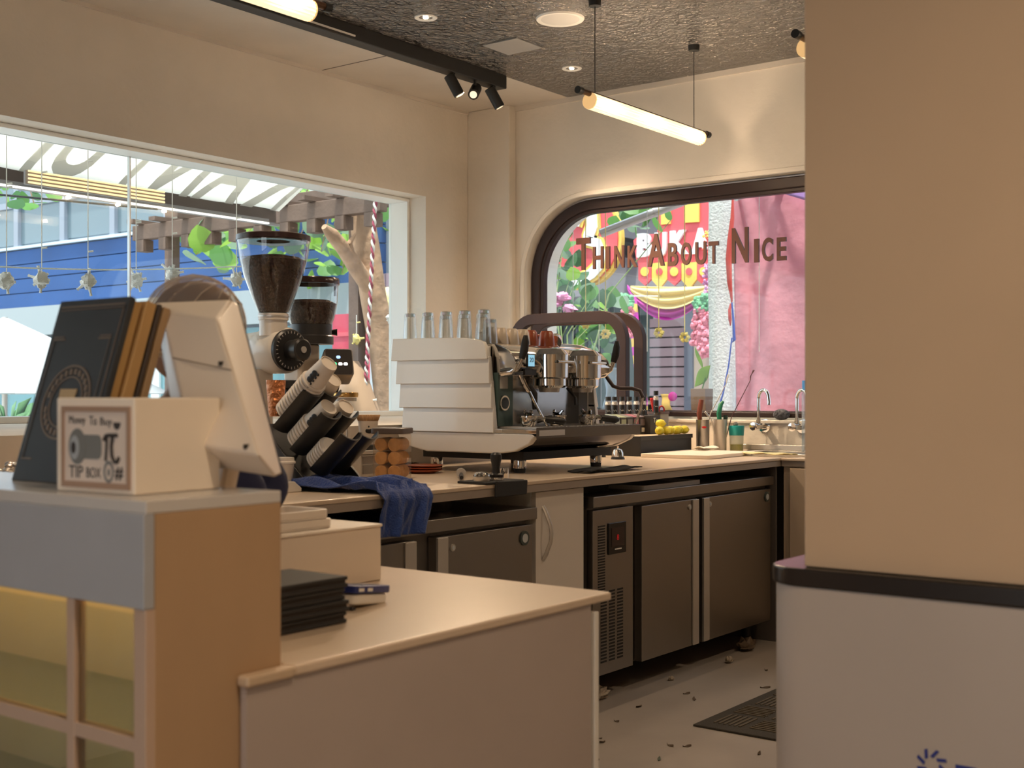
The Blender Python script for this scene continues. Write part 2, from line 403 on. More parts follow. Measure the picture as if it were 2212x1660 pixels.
TUBE = mat('fluted_glow', (1,.85,.6), .3, emit=(1,.73,.42), es=.62)
def pendant(x0, x1, y, z, lab, wires, pw=2.5):
    t = thing('pendant_tube_lamp', lab, 'pendant lamp', ((x0+x1)/2, y, z), 0, 'fluted tube pendants')
    h = (x1-x0)/2
    g = B(); n = 36
    def fn(u, v):
        a = 2*math.pi*u; r = .036*(1+.055*math.cos(18*a))
        return (-h+.04+(2*h-.08)*v, r*math.cos(a), r*math.sin(a))
    g.grid(fn, 108, 4, wrap=True)
    g.build('fluted_diffuser', TUBE, t, ang=80)
    for s in (-1,1): B().cyl((s*(h-.04),0,0),(s*(h-.034),0,0),.0375,n=24).build('end_disc', mat('amber_end', (.55,.34,.14), .3, emit=(1,.6,.25), es=.35), t)
    B().cyl((-h-.03,0,.032),(h+.03,0,.032),.013,n=14).build('support_rod', mat('bronze_rod', (.10,.055,.035), .35, metal=.6), t)
    for s in (-1,1): B().cyl((s*(h+.03),0,.032),(s*(h+.06),0,.032),.017,n=16).build('end_knob', BLACKM, t)
    for f, sy in ((-.7,1),(0,1),(.7,1),(-.7,-1),(0,-1),(.7,-1)):
        l = bpy.data.lights.new('tube_light', 'POINT'); l.energy = pw*.5; l.color = WARM; l.shadow_soft_size = .012
        lo = bpy.data.objects.new('tube_light', l); COL.objects.link(lo); lo.parent = t; lo.location = (f*h,.06*sy,-.015)
    for wx in wires:
        B().cyl((wx-(x0+x1)/2,0,.04),(wx-(x0+x1)/2,0,CEIL-z-.001),.0022,n=6).build('suspension_wire', BLACKM, t)
        B().lathe([(0,-.03),(.028,-.028),(.03,0),(0,0)],16,c=(wx-(x0+x1)/2,0,CEIL-z-.0005)).build('ceiling_rose', BLACKM, t)
pendant(4.66, 5.76, 3.12, 2.535, 'glowing fluted tube pendant above the espresso machine', (4.74, 5.66), 3.4)
pendant(1.95, 3.05, 3.16, 2.535, 'fluted tube pendant cut off by the top edge of the picture', (2.05, 2.95), 0.9)
pendant(4.44, 5.54, 1.985, 2.535, 'tube pendant almost hidden behind the tan pillar', (4.54, 5.44), 2.4)
# ------------------------------------------------------------------ lit display case at the front left
CW = mat('case_wood', (.44,.29,.165), .5, var=.12, vscale=3, stretch=(1,1,.25), bump=.03, bscale=30)
CF = mat('case_fascia', (.42,.44,.48), .4, var=.03)
FRM = mat('case_pane_frame', (.55,.40,.30), .5)
cs = thing('display_case', 'lit display case with pale fascia and gridded glass front below the tip box', 'display case', (0,0,0))
CX0, CX1, CY0, CY1, CZ = 1.178, 1.452, 1.592, 3.3, 1.045
B().box(CX0,CX1,CY0,CY1,1.025,CZ).build('top_panel', mat('case_top', (.62,.60,.58), .22), cs, bevel=.002)
B().box(CX0-.004,CX0+.016,CY0,CY1,.879,1.025).build('fascia', CF, cs, bevel=.002)
B().box(CX0+.0165,CX1,CY0,CY0+.018,0,1.025).build('side_panel', CW, cs, bevel=.002)
B().box(CX1-.015,CX1,CY0+.018,CY1,0,1.025).build('back_panel', mat('case_inner', (.66,.54,.36), .6), cs)
B().box(CX0+.02,CX1-.016,CY0+.02,CY1,.0,.08).build('plinth', CW, cs)
rows = [.08,.245,.46,.668,.879]; cols = [CY0+.02,1.79,2.06,2.33,2.60,2.87,3.14]
GP = glass('case_glass', (.93,.95,.90), 1.5, rough=.02, gain=1.6, base=.05)
for y in cols:
    B().box(CX0,CX0+.022,y-.011 if y > CY0+.03 else y-.019,y+.011,.08,.879).build('mullion', FRM, cs, bevel=.002)
for z in rows[1:-1]:
    B().box(CX0+.001,CX0+.021,CY0+.03,CY1,z-.011,z+.011).build('rail', FRM, cs)
    B().box(CX0+.03,CX1-.016,CY0+.019,CY1,z-.005,z+.003).build('shelf', glass('shelf_glass', (.85,.92,.86), 1.5, gain=1.2), cs)
for i in range(4):
    for j in range(4):
        B().box(CX0+.008,CX0+.013,cols[i]+.011,cols[i+1]-.011,rows[j]+.011,rows[j+1]-.011).build('pane', GP, cs)
B().box(CX0+.03,CX0+.05,CY0+.03,CY1-.05,1.008,1.022).build('light_strip', mat('case_strip', (1,.8,.4), .4, emit=(1,.66,.22), es=5), cs)
# ------------------------------------------------------------------ cream service counter behind it
TOP = mat('counter_laminate', (.66,.53,.40), .30, var=.04, vscale=3)
TOPE = mat('counter_edge', (.58,.44,.30), .45)
sv = thing('service_counter', 'low cream counter with a pale laminate top beside the display case', 'counter', (0,0,0))
B().prism([(1.46,1.566),(2.452,1.566),(2.452,2.36),(1.90,2.36),(1.90,1.99),(1.46,1.99)], 'z', .73, .75).build('worktop', TOP, sv, bevel=.006)
B().box(1.36,2.375,1.574,1.588,0,.729).build('front_panel', mat('counter_front', (.46,.39,.35), .45, var=.03), sv)
B().box(1.46,2.38,1.60,1.97,.04,.729).box(1.92,2.38,1.97,2.34,.04,.729).build('carcass', mat('carcass_white', (.68,.62,.55), .5), sv)
B().box(2.388,2.405,1.572,2.34,.06,.71).build('end_panel', WHITE, sv, bevel=.002)
B().box(1.352,1.4595,1.562,1.590,.73,.75).build('top_return', TOPE, sv, bevel=.006)
# ------------------------------------------------------------------ tip box
tb = thing('tip_box', 'white cardboard tip box with a hand-lettered sign on top of the case', 'box', (1.231,1.693,CZ+.0005), R(3))
B().box(0,.182,0,.272,0,.157).build('carton', mat('carton_white', (.95,.85,.72), .6, var=.02), tb, bevel=.003)
FR2 = mat('sign_edge', (.42,.28,.20), .6); INK = mat('sign_ink', (.05,.045,.045), .7); INKG = mat('sign_grey', (.20,.21,.21), .6)
B().plate([(.012,.008),(.248,.008),(.248,.143),(.012,.143)], [[(.022,.018),(.238,.018),(.238,.134),(.022,.134)]], 'x', -.004, 0).build('sign_frame', FR2, tb)
B().box(-.002,0,.022,.238,.018,.134).build('sign_card', mat('sign_card', (.80,.70,.62), .6), tb)
lt = B()
rgt = (0,-1,0)
def sgn(s, y, z, wd, ht, off=.0): letters(lt, s, (-.002,y,z), rgt, (0,0,1), wd, ht, .0008, off)
sgn('Money', .222,.110,.058,.017); sgn('To', .150,.112,.026,.015); sgn('Buy', .112,.108,.040,.017)
sgn('TIP', .222,.024,.050,.020); sgn('BOX', .160,.025,.050,.017); sgn('#', .062,.023,.028,.022,.02)
lt.tube([(-.003,.098,.088),(-.003,.092,.095),(-.003,.080,.096),(-.003,.052,.096)], .0035, 6)
lt.tube([(-.003,.088,.094),(-.003,.089,.074),(-.003,.092,.054)], .0028, 6)
lt.tube([(-.003,.068,.094),(-.003,.072,.078),(-.003,.070,.062),(-.003,.062,.053),(-.003,.053,.053),(-.003,.046,.060)], .0038, 6)
lt.build('ink_lettering', INK, tb, smooth=False)
gy = B()
gy.prism([( .192+.030*math.cos(R(a))*1.0, .076+.030*math.sin(R(a))) for a in range(0,360,15)], 'x', -.0034, -.002)
gy.prism(rrect(.108,.185,.056,.096,.012,4), 'x', -.0030, -.002)
gy.build('drawn_eye_roll', INKG, tb, smooth=False)
ey = B(); ey.prism([(.200+.016*math.cos(R(a)), .074+.020*math.sin(R(a))) for a in range(0,360,15)], 'x', -.0042, -.0034)
ey.build('eye_white', mat('sign_paleblue', (.42,.46,.50), .6), tb, smooth=False)
ey = B(); ey.prism([(.203+.008*math.cos(R(a)), .074+.010*math.sin(R(a))) for a in range(0,360,20)], 'x', -.0048, -.0042)
ey.build('pupil', INK, tb, smooth=False)
rg = B().plate([(.083+.017*math.cos(R(a)), .036+.018*math.sin(R(a))) for a in range(0,360,15)], [[(.083+.012*math.cos(R(a)), .036+.013*math.sin(R(a))) for a in range(0,360,15)]], 'x', -.003, -.002)
rg.prism([(.083+.004*math.cos(R(a)), .035+.006*math.sin(R(a))) for a in range(0,360,30)], 'x', -.003, -.002)
rg.build('drawn_ring', INKG, tb, smooth=False)
sm = B().prism([(.055+.012*math.cos(R(a)), .117+.012*math.sin(R(a))) for a in range(180,361,15)] , 'x', -.003, -.002)
sm.build('drawn_smile', INK, tb, smooth=False)
for ch in tb.children:
    for v in ch.data.vertices: v.co.y *= .74
# ------------------------------------------------------------------ menu boards leaning together
def leaning(name, lab, cat, x, y0, y1, h, th, lean, z=CZ+.0005, group=None):
    t = thing(name, lab, cat, (x, y0, z), 0, group)
    M = Matrix.Rotation(lean, 4, 'Y')
    return t, M, y1-y0
SLATE = mat('menu_slate', (.032,.036,.042), .5, var=.15, vscale=4)
GOLD = mat('menu_gold', (.50,.35,.17), .5); GOLDD = mat('menu_gold_dim', (.20,.15,.11), .5)
t, M, wd = leaning('menu_book', 'dark slate menu with a gold round emblem leaning in front of the boards', 'menu', 1.315, 1.965, 2.205, .385, .02, R(17))
B().box(0,.014,0,wd,0,.385,M).build('cover', SLATE, t, bevel=.002)
B().box(.0145,.03,.003,wd-.003,.004,.380,M).build('page_block', mat('kraft_pages', (.50,.30,.11), .7), t)
def fline(b, y0,y1,z0,z1): b.box(-.0012,0,y0,y1,z0,z1,M)
b = B(); fline(b,.012,wd-.012,.368,.371); fline(b,.012,wd-.012,.362,.3635); fline(b,.012,.0135,.02,.365)
b.build('border_line', GOLDD, t)
for q in ((.185,.225,.297,.300),(.19,.225,.303,.305),(.030,.070,.297,.300),(.03,.066,.303,.305),(.19,.225,.045,.048)):
    b = B(); fline(b,*q); b.build('corner_mark', GOLDD, t)
for q in ((.222,.225),(.030,.033)):
    b = B(); fline(b,*q,.048,.297); b.build('inner_line', mat('menu_line', (.10,.09,.085), .5), t)
def circ(r, n=40): return [(.125+r*math.cos(2*math.pi*i/n), .165+r*math.sin(2*math.pi*i/n)) for i in range(n)]
b = B().plate(circ(.078), [circ(.074)], 'x', -.0012, 0).plate(circ(.054), [circ(.051)], 'x', -.0012, 0)
for i in range(26):
    a = 2*math.pi*i/26
    if i % 13 != 0: b.box(-.0012,0,.125+.064*math.cos(a)-.004,.125+.064*math.cos(a)+.004,.165+.064*math.sin(a)-.006,.165+.064*math.sin(a)+.006)
b.v = [tuple(M @ Vector(v)) for v in b.v]; b.build('emblem_ring', GOLDD, t, smooth=False)
b = B().prism([(.152,.192),(.096,.192),(.098,.150),(.110,.150),(.108,.172),(.150,.172)], 'x', -.0014, 0); b.v = [tuple(M @ Vector(v)) for v in b.v]
b.build('emblem_mark', GOLD, t, smooth=False)
for ch in t.children:
    for v in ch.data.vertices: v.co *= .94
KR = mat('kraft_board', (.52,.31,.12), .65, var=.08); DK2 = mat('dark_board', (.07,.05,.04), .5)
for i, (x, th, h, m, lab) in enumerate(((1.352,.022,.355,KR,'thick kraft clipboard right behind the slate menu'), (1.380,.008,.350,DK2,'thin dark board between two kraft boards'), (1.393,.016,.345,mat('board_tan',(.42,.27,.14),.6),'tan board at the back touching the payment terminal'))):
    t, M, wd = leaning('menu_board', lab, 'menu board', x, 1.962, 2.195, h, th, R(17), group='menu boards behind the slate menu')
    B().box(0,th,0,wd,0,h,M).build('board', m, t, bevel=.002)
    B().box(-.003,0,.05,wd-.05,h-.03,h-.008,M).build('clip', BLACKM, t)
# ------------------------------------------------------------------ payment terminal seen from behind
ps = thing('payment_terminal', 'large white payment terminal seen from behind with tapered shell', 'terminal', (0,0,0))
POSM = mat('terminal_shell', (.76,.66,.55), .4, var=.02)
# shell: outline points from behind, nearer ridge facing the customers
tl = P(333,655,t=2.52); tr = P(500,648,t=2.40); br = P(598,1032,t=2.12); bl = P(392,1000,t=2.24)
nrm = (tr-tl).cross(br-tr).normalized()
back = Vector((.055,.045,.0))
def lerp(a,b,f): return a+(b-a)*f
ml = P(345,765,t=2.44); 
ridge_t = P(490,662,t=2.36)
front = [tl,tr,br,bl]
inner = [p+back for p in front]
bump_ = [P(348,672,t=2.42), P(468,690,t=2.27), P(560,985,t=2.04), P(415,960,t=2.14)]
vs = [*inner, *front, *bump_]
B().add(vs, [(0,1,2,3),(0,1,5,4),(1,2,6,5),(2,3,7,6),(3,0,4,7),(4,5,9,8),(5,6,10,9),(6,7,11,10),(7,4,8,11),(8,9,10,11)]).build('shell', POSM, ps, bevel=.008, seg=3)
B().add([inner[0]+back*.05,inner[1]+back*.05,inner[2]+back*.05,inner[3]+back*.05]+[p+back*.12 for p in inner],[(0,1,2,3),(4,5,6,7),(0,1,5,4),(1,2,6,5),(2,3,7,6),(3,0,4,7)]).build('screen', BLACK, ps)
def onback(u, v):  # point on the rear face
    a = lerp(bump_[0], bump_[1], u); b = lerp(bump_[3], bump_[2], u); return lerp(a, b, v)
n_b = (bump_[1]-bump_[0]).cross(bump_[3]-bump_[0]).normalized()
if n_b.dot(Vector((FW[0],FW[1],0))) > 0: n_b = -n_b
for u, v in ((.86,.36),(.86,.95)):
    c = onback(u, v); B().box(-.007,.007,-.002,.002,-.004,.004, Matrix.Translation(c)).build('screw_plug', BLACK, ps)
b = B(); p0 = onback(.02,.38)+n_b*.0006; p1 = onback(.98,.40)+n_b*.0006
b.tube([p0,lerp(p0,p1,.5),p1], .0012, 6); b.build('shell_seam', mat('seam_line', (.30,.24,.18), .7), ps)  # darker line along the seam of the shell
bc = Vector((1.527,1.885,.75))
B().box(-.055,.055,-.08,.08,.0005,.03,Matrix.Translation(bc)).build('base', POSM, ps, bevel=.01)
B().tube([bc+Vector((0,0,.03)), bc+Vector((.01,.0,.12)), lerp(inner[3],inner[2],.5)+Vector((.0,.0,.05))], .03, 12, flat=.6).build('stand_neck', POSM, ps)
# small cable hook seen between the boards and the shell
B().tube([P(343,770,t=2.55),P(348,762,t=2.55),P(354,772,t=2.54),P(360,800,t=2.53)], .004, 8).build('cable_hook', POSM, ps)
# ------------------------------------------------------------------ things on the service counter
CT = .7505
for k, (dx, dy, dz, lab) in enumerate(((0,0,0,'lowest black bill folder of the stack on the cream counter'),(.004,-.003,0,'second black bill folder from the bottom of the stack'),(-.003,.002,0,'third black bill folder from the bottom of the stack'),(.003,0,0,'topmost black bill folder of the stack'))):
    t = thing('bill_folder', lab, 'folder', (1.58+dx, 1.775+dy, CT+.0236*k), 0, 'stack of black bill folders')
    B().box(.02,.215,0,.17,.0005,.0085).build('cover', RUBBER, t, bevel=.002)
    B().box(.024,.211,.004,.166,.0085,.0145).build('inlay', mat('folder_inside', (.035,.028,.025), .8), t)
    B().box(.02,.215,0,.17,.0145,.0232).build('lid', RUBBER, t, bevel=.003)
t = thing('card_reader', 'white and navy handheld card reader lying beside the black folders', 'card reader', (1.955,1.90,CT), R(12))
NAVY = mat('navy_plastic', (.02,.03,.16), .35)
Mr = Matrix.Rotation(R(7),4,'Y')
B().prism(rrect(-.06,.075,-.03,.03,.014,4), 'z', .004, .028, Mr).build('body', WHITEP, t, bevel=.006)
B().prism(rrect(-.065,.08,-.034,.034,.012,4), 'z', .0285, .045, Mr).build('top_cover', NAVY, t, bevel=.003)
B().box(-.02,.05,-.02,.02,.045,.0465,Mr).build('screen', mat('reader_screen', (.18,.22,.34), .2), t)
B().box(-.055,-.035,-.0345,-.033,.033,.040,Mr).box(-.02,.0,-.0345,-.033,.033,.040,Mr).build('side_label', WHITE, t)
B().box(-.062,-.05,-.025,.025,.0005,.006).build('foot', RUBBER, t)
t = thing('white_storage_box', 'plain white box standing at the far end of the cream counter', 'box', (1.91,2.12,CT))
B().box(0,.352,0,.225,0,.131).build('carton', mat('box_white', (.78,.68,.57), .5), t, bevel=.003)
B().box(-.003,.356,-.003,.228,.1312,.139).build('lid', mat('box_lid', (.84,.76,.66), .45), t, bevel=.003)
for k, (x1, lab) in enumerate(((.215,'lower white tray stacked on the plain white box'),(.205,'upper white tray stacked on the plain white box'))):
    o = B().plate(rrect(-.06,x1,.0,.16,.02,4), [rrect(-.048,x1-.012,.012,.148,.015,4)], 'z', .004, .022).prism(rrect(-.06,x1,.0,.16,.02,4),'z',0,.004).build('serving_tray', mat('tray_white', (.82,.74,.65), .4), bevel=.002)
    tag(o, lab, 'tray', 'white trays on the box', (1.915,2.150+.002*k,CT+.1396+.0225*k))

# ------------------------------------------------------------------ person bending behind the terminal
def skinned(name, verts, edges, radii, m, parent=None, root=0, sub=2):
    me = bpy.data.meshes.new(name); me.from_pydata(verts, edges, [])
    o = bpy.data.objects.new(name, me); COL.objects.link(o)
    if parent: o.parent = parent
    md = o.modifiers.new('skin', 'SKIN'); md.use_smooth_shade = True
    for i, sv_ in enumerate(me.skin_vertices[0].data):
        r = radii[i]; sv_.radius = r if isinstance(r, tuple) else (r, r); sv_.use_root = (i == root)
    o.modifiers.new('sub', 'SUBSURF').levels = sub; o.modifiers['sub'].render_levels = sub
    me.materials.append(m)
    return o
SKIN = mat('skin', (.36,.20,.13), .5); SHIRT = mat('navy_shirt', (.012,.016,.06), .8, bump=.1, bscale=60)
TRS = mat('dark_trousers', (.03,.03,.035), .8); HAIRM = mat('dark_hair', (.13,.070,.042), .55, bump=.4, bscale=50)
pr = thing('person', 'person in a white hairnet and navy shirt bending over behind the terminal', 'person', (1.715,2.286,0), R(37.2))
# local: -Y is where the person faces (towards the counter), X is across the shoulders
V = [(0,.07,.90),(0,.03,1.0),(0,-.03,1.09),(0,-.075,1.165),(0,-.088,1.225),(0,-.09,1.28),           # pelvis..head base
     (.115,-.085,1.13),(.14,-.235,1.0),(.06,-.20,.935),(.035,-.15,.935),
     (-.115,-.085,1.13),(-.14,-.235,1.0),(-.06,-.20,.93),(-.035,-.15,.93),
     (.085,.06,.86),(.09,.04,.48),(.09,.08,.10),(.095,-.04,.035),
     (-.085,.06,.86),(-.09,.04,.48),(-.09,.08,.10),(-.095,-.04,.035)]
E = [(0,1),(1,2),(2,3),(3,4),(4,5),(3,6),(6,7),(7,8),(8,9),(3,10),(10,11),(11,12),(12,13),(0,14),(14,15),(15,16),(16,17),(0,18),(18,19),(19,20),(20,21)]
RD = [(.115,.10),(.105,.095),(.11,.095),(.095,.08),.045,.05,.06,.042,.032,.03,.06,.042,.032,.03,.075,.055,.04,.032,.075,.055,.04,.032]
for s, h in ((1,9),(-1,13)):                                   # five fingers per hand, curled towards the keys
    hx, hy, hz = V[h]
    for k, (fx, ln) in enumerate(((-.024,.035),(-.009,.042),(.006,.04),(.020,.03))):
        i = len(V); V += [(hx+fx,hy-.035,hz+.004),(hx+fx,hy-.035-ln*.6,hz),(hx+fx*.9,hy-.035-ln,hz-.018)]; RD += [.009,.008,.0065]
        E += [(h,i),(i,i+1),(i+1,i+2)]
    i = len(V); V += [(hx-s*.035,hy-.008,hz-.005),(hx-s*.045,hy-.045,hz-.014)]; RD += [.010,.008]; E += [(h,i),(i,i+1)]
skinned('body', V, E, RD, SKIN, pr)
sh = [0,1,2,3,6,7,8,10,11,12]; mp_ = {v:i for i,v in enumerate(sh)}
skinned('shirt', [V[i] for i in sh], [(mp_[a],mp_[b]) for a,b in E if a in mp_ and b in mp_], [tuple(x+.014 for x in (RD[i] if isinstance(RD[i],tuple) else (RD[i],RD[i]))) for i in sh], SHIRT, pr)
tv = [0,14,15,16,18,19,20]; mp_ = {v:i for i,v in enumerate(tv)}
skinned('trousers', [V[i] for i in tv], [(mp_[a],mp_[b]) for a,b in E if a in mp_ and b in mp_], [tuple(x+.012 for x in (RD[i] if isinstance(RD[i],tuple) else (RD[i],RD[i]))) for i in tv], TRS, pr)
HC = Vector((0.0,-.085,1.335)); HM = Matrix.Translation(HC) @ Matrix.Rotation(R(38),4,'X')
hd = B().ell((0,0,0), .074, .092, .108, 24, 16, HM).ell((0,-.088,-.02), .013,.018,.022, 10, 8, HM)
hd.ell((.030,-.080,.005), .011,.007,.007,10,6,HM).ell((-.030,-.080,.005), .011,.007,.007,10,6,HM).ell((0,-.080,-.058), .024,.012,.008,10,6,HM)
hd.ell((.075,.005,-.012), .010,.02,.03,10,8,HM).ell((-.075,.005,-.012), .010,.02,.03,10,8,HM)
hd.build('head', SKIN, pr)
B().ell((0,.012,.022), .085, .100, .099, 28, 16, HM).build('hair', HAIRM, pr)
NET = glass('hairnet_mesh', (.88,.76,.66), 1.2, rough=.5, gain=.6, film=.30)
g = B()
def net(u, v):
    a = 2*math.pi*u; th = v*R(118)
    wob = 1 + .035*math.sin(17*a+2*v)*v + .025*math.sin(9*a+5*v)
    p = Vector((.093*math.sin(th)*math.cos(a)*wob, .014+.109*math.sin(th)*math.sin(a)*wob, .024+.107*math.cos(th)*wob))
    return HM @ p
g.grid(net, 72, 20, wrap=True); nt_ = g.build('hairnet', NET, pr, ang=80)
g = B()
for k in range(14):                                            # gathered pleats of the net
    a = 2*math.pi*k/14+.2
    pts = []
    for i in range(9):
        th = R(18+11*i); w_ = 1.012+.02*math.sin(3*i+k)
        pts.append(HM @ Vector((.0935*math.sin(th)*math.cos(a+.03*i)*w_, .014+.1095*math.sin(th)*math.sin(a+.03*i)*w_, .024+.1075*math.cos(th)*w_)))
    g.tube(pts, .0012, 5)
g.tube([HM @ Vector((.086*math.cos(2*math.pi*i/40), .014+.101*math.sin(2*math.pi*i/40), -.024)) for i in range(41)], .004, 6)
g.build('net_pleats', mat('net_white', (.62,.55,.48), .8), nt_)['kind'] = 'stuff'
# ------------------------------------------------------------------ long back counter
CY, WT = 2.643, .9
bc_ = thing('back_counter', 'long cream back counter carrying the espresso machine', 'counter', (0,0,0))
B().box(1.48,6.195,CY,3.606,.885,WT).build('worktop', TOP, bc_, bevel=.004)
B().box(1.48,6.195,CY+.004,3.606,.858,.8845).build('edge_board', mat('edge_grey', (.36,.30,.25), .5), bc_)
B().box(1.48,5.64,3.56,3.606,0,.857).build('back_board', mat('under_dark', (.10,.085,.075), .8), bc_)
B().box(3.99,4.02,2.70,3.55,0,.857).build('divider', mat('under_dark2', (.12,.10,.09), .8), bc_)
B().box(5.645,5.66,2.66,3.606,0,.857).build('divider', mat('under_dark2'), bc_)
# sink run along the back wall
sk = thing('sink_counter', 'short return counter holding the sink under the rounded window', 'counter', (0,0,0))
B().box(5.665,6.195,1.3,CY-.001,.885,WT).build('worktop', TOP, sk, bevel=.004)
B().box(5.675,6.195,1.3,CY-.001,.858,.8845).build('edge_board', mat('edge_grey'), sk)
B().box(5.69,6.19,1.3,CY-.004,.08,.857).build('cabinet', mat('cab_beige', (.60,.48,.36), .5), sk, bevel=.002)
B().box(5.674,5.689,2.02,2.60,.10,.85).build('door', mat('cab_door', (.62,.50,.38), .45), sk, bevel=.003)
sn = thing('steel_sink', 'stainless sink with raised rim against the back wall', 'sink', (0,0,WT))
B().plate(rrect(5.80,6.19,2.10,3.0,.03,4), [rrect(5.84,6.13,2.16,2.94,.03,4)], 'z', .0005, .012).build('rim', STEELL, sn, bevel=.003)
B().box(6.155,6.192,1.9,3.1,.0125,.042).build('upstand', STEELL, sn, bevel=.003)
B().prism(rrect(5.84,6.13,2.16,2.94,.03,4), 'z', .0003, .003).build('basin', mat('basin_steel', (.25,.24,.23), .35, metal=1), sn)
# ------------------------------------------------------------------ under-counter fridges
VENT = mat('vent_black', (.015,.013,.012), .8)
def fridge(name, lab, x0, x1, z0, z1, doors, ctrl, rounds):
    t = thing(name, lab, 'fridge', (x0, 2.675, 0))
    W = x1-x0
    B().box(.0,W,.03,.80,z0,z1-.045).build('body', mat('fridge_side', (.20,.18,.165), .45, metal=.6), t)
    B().box(-.012,W+.012,-.012,.82,z1-.043,z1).build('worktop', STEEL, t, bevel=.003)
    for x in (.06, W-.06):
        for y in (.10,.72):
            lg = B().lathe([(0,.022),(.026,.022),(.024,z0-.001),(0,z0-.001)],14,c=(x,y,0)).build('leg', BLACKM, t)
            B().lathe([(0,0),(.02,0),(.018,.022),(0,.022)],12,c=(x,y,0)).build('foot', STEELL, lg)
    if ctrl:
        a, c = ctrl
        cp = B().box(a,c,0,.029,z0-.005,z1-.055).build('control_panel', STEEL, t, bevel=.002)
        for (u0,u1,w0,w1,n) in ((a+.035,a+.085,.42,.70,26),):
            for k in range(n): B().box(u0,u1,-.0015,.001,w0+(w1-w0)*k/n,w0+(w1-w0)*(k+.55)/n).build('vent_slot', VENT, cp)
        for u in (a+.055,a+.115,a+.175):
            for k in range(22): B().box(u,u+.042,-.0015,.001,.155+.285*k/22,.155+.285*(k+.55)/22).build('vent_slot', VENT, cp)
        dsp = B().box(a+.105,a+.235,-.006,0,.575,.70).build('display', mat('display_black', (.01,.009,.009), .2), t, bevel=.004)
        B().box(a+.125,a+.215,-.0075,-.006,.605,.68).build('display_glass', mat('display_glass', (.03,.015,.015), .12), dsp)
        letters(B(), '8', (a+.16,-.0085,.63), (1,0,0), (0,0,1), .014,.022,.0008).build('red_digit', mat('led_red', (.5,.02,.02), .4, emit=(1,.03,.03), es=.08), dsp, smooth=False)
        B().box(a+.145,a+.195,-.0085,-.0075,.592,.597).build('maker_bar', WHITE, dsp)
    for (d0,d1,strip) in doors:
        d = B().box(d0,d1,-.012,.025,z0+.002,z1-.06).build('door', STEEL, t, bevel=.002)
        sx0, sx1 = (d1-.052, d1) if strip == 'r' else (d0, d0+.052)
        B().box(sx0,sx1,-.02,-.0125,z0+.004,z1-.062).build('handle_strip', STEELL, d, bevel=.002)
    for (u, z, r, m) in rounds:
        B().cyl((u,-.0125,z),(u,-.017,z),r,n=20).build('badge', m, t)
        B().cyl((u,-.017,z),(u,-.0185,z),r*.62,n=18).build('badge_face', mat('badge_pale', (.55,.58,.60), .3), t)
GRN = mat('badge_dark', (.06,.08,.075), .4)
fridge('undercounter_fridge', 'steel two-door undercounter fridge with louvred control panel', 4.05, 5.62, .112, .812, ((.345,.815,'r'),(.86,1.545,'l')), (.0,.295),
       ((.74,.72,.012,STEELL),(.925,.72,.012,STEELL),(1.50,.715,.024,GRN)))
fridge('undercounter_fridge', 'steel undercounter fridge below the blue towel', 2.20, 3.655, .112, .80, ((.14,.80,'r'),(.905,1.435,'l')), None,
       ((.985,.70,.012,STEELL),(1.385,.695,.026,GRN)))
# ------------------------------------------------------------------ white cupboard between the fridges
cb = thing('white_cupboard', 'narrow white cupboard between the two steel fridges', 'cupboard', (3.668,2.672,0))
B().box(.0,.315,.022,.86,.02,.856).build('body', WHITE, cb)
d = B().box(.002,.313,0,.021,.03,.853).build('door', mat('door_white', (.76,.70,.63), .35), cb, bevel=.002)
hx = .045
B().tube([(hx,0,.80),(hx,-.012,.78),(hx+.004,-.032,.73),(hx+.004,-.036,.70),(hx+.004,-.032,.67),(hx,-.012,.62),(hx,0,.60)], .0042, 8, flat=1.8).build('handle', STEELL, d)
g = B().box(.085,.245,-.005,0,.32,.455).build('vent_grille', mat('grille_grey', (.22,.21,.21), .5), d, bevel=.002)
for i in range(4):
    for k in range(10): B().box(.095+.037*i,.124+.037*i,-.0062,-.0045,.33+.012*k,.336+.012*k).build('vent_slot', VENT, g)
# ------------------------------------------------------------------ espresso machine
em = thing('espresso_machine', 'white and chrome two-group espresso machine on the back counter', 'espresso machine', (3.853,2.80,WT+.0005))
EW = .725; EWHT = mat('machine_white', (.80,.77,.72), .28, coat=.3)
prof = [(0,.172),(0,.150),(.03,.120),(.10,.092),(.18,.083),(.55,.083),(.64,.10),(.70,.135),(.72,.165),(.72,.172)]
B().prism(prof, 'x', .02, EW-.02).build('lower_body', DARKC, em, bevel=.002)
pe = [(.19,.158),(.02,.158),(.004,.148),(.03,.118),(.10,.088),(.18,.078),(.55,.078),(.64,.095),(.70,.130),(.715,.158)]
for x0, x1 in ((-.012,.0195),(EW-.0195,EW+.012)):
    B().prism(pe, 'x', x0, x1).build('lower_end_cap', EWHT, em, bevel=.006, seg=3)
lev = [.153,.255,.352,.448,.517]; fr = [.197,.207,.217,.229,.245]; bk = [.677,.693,.712,.738]
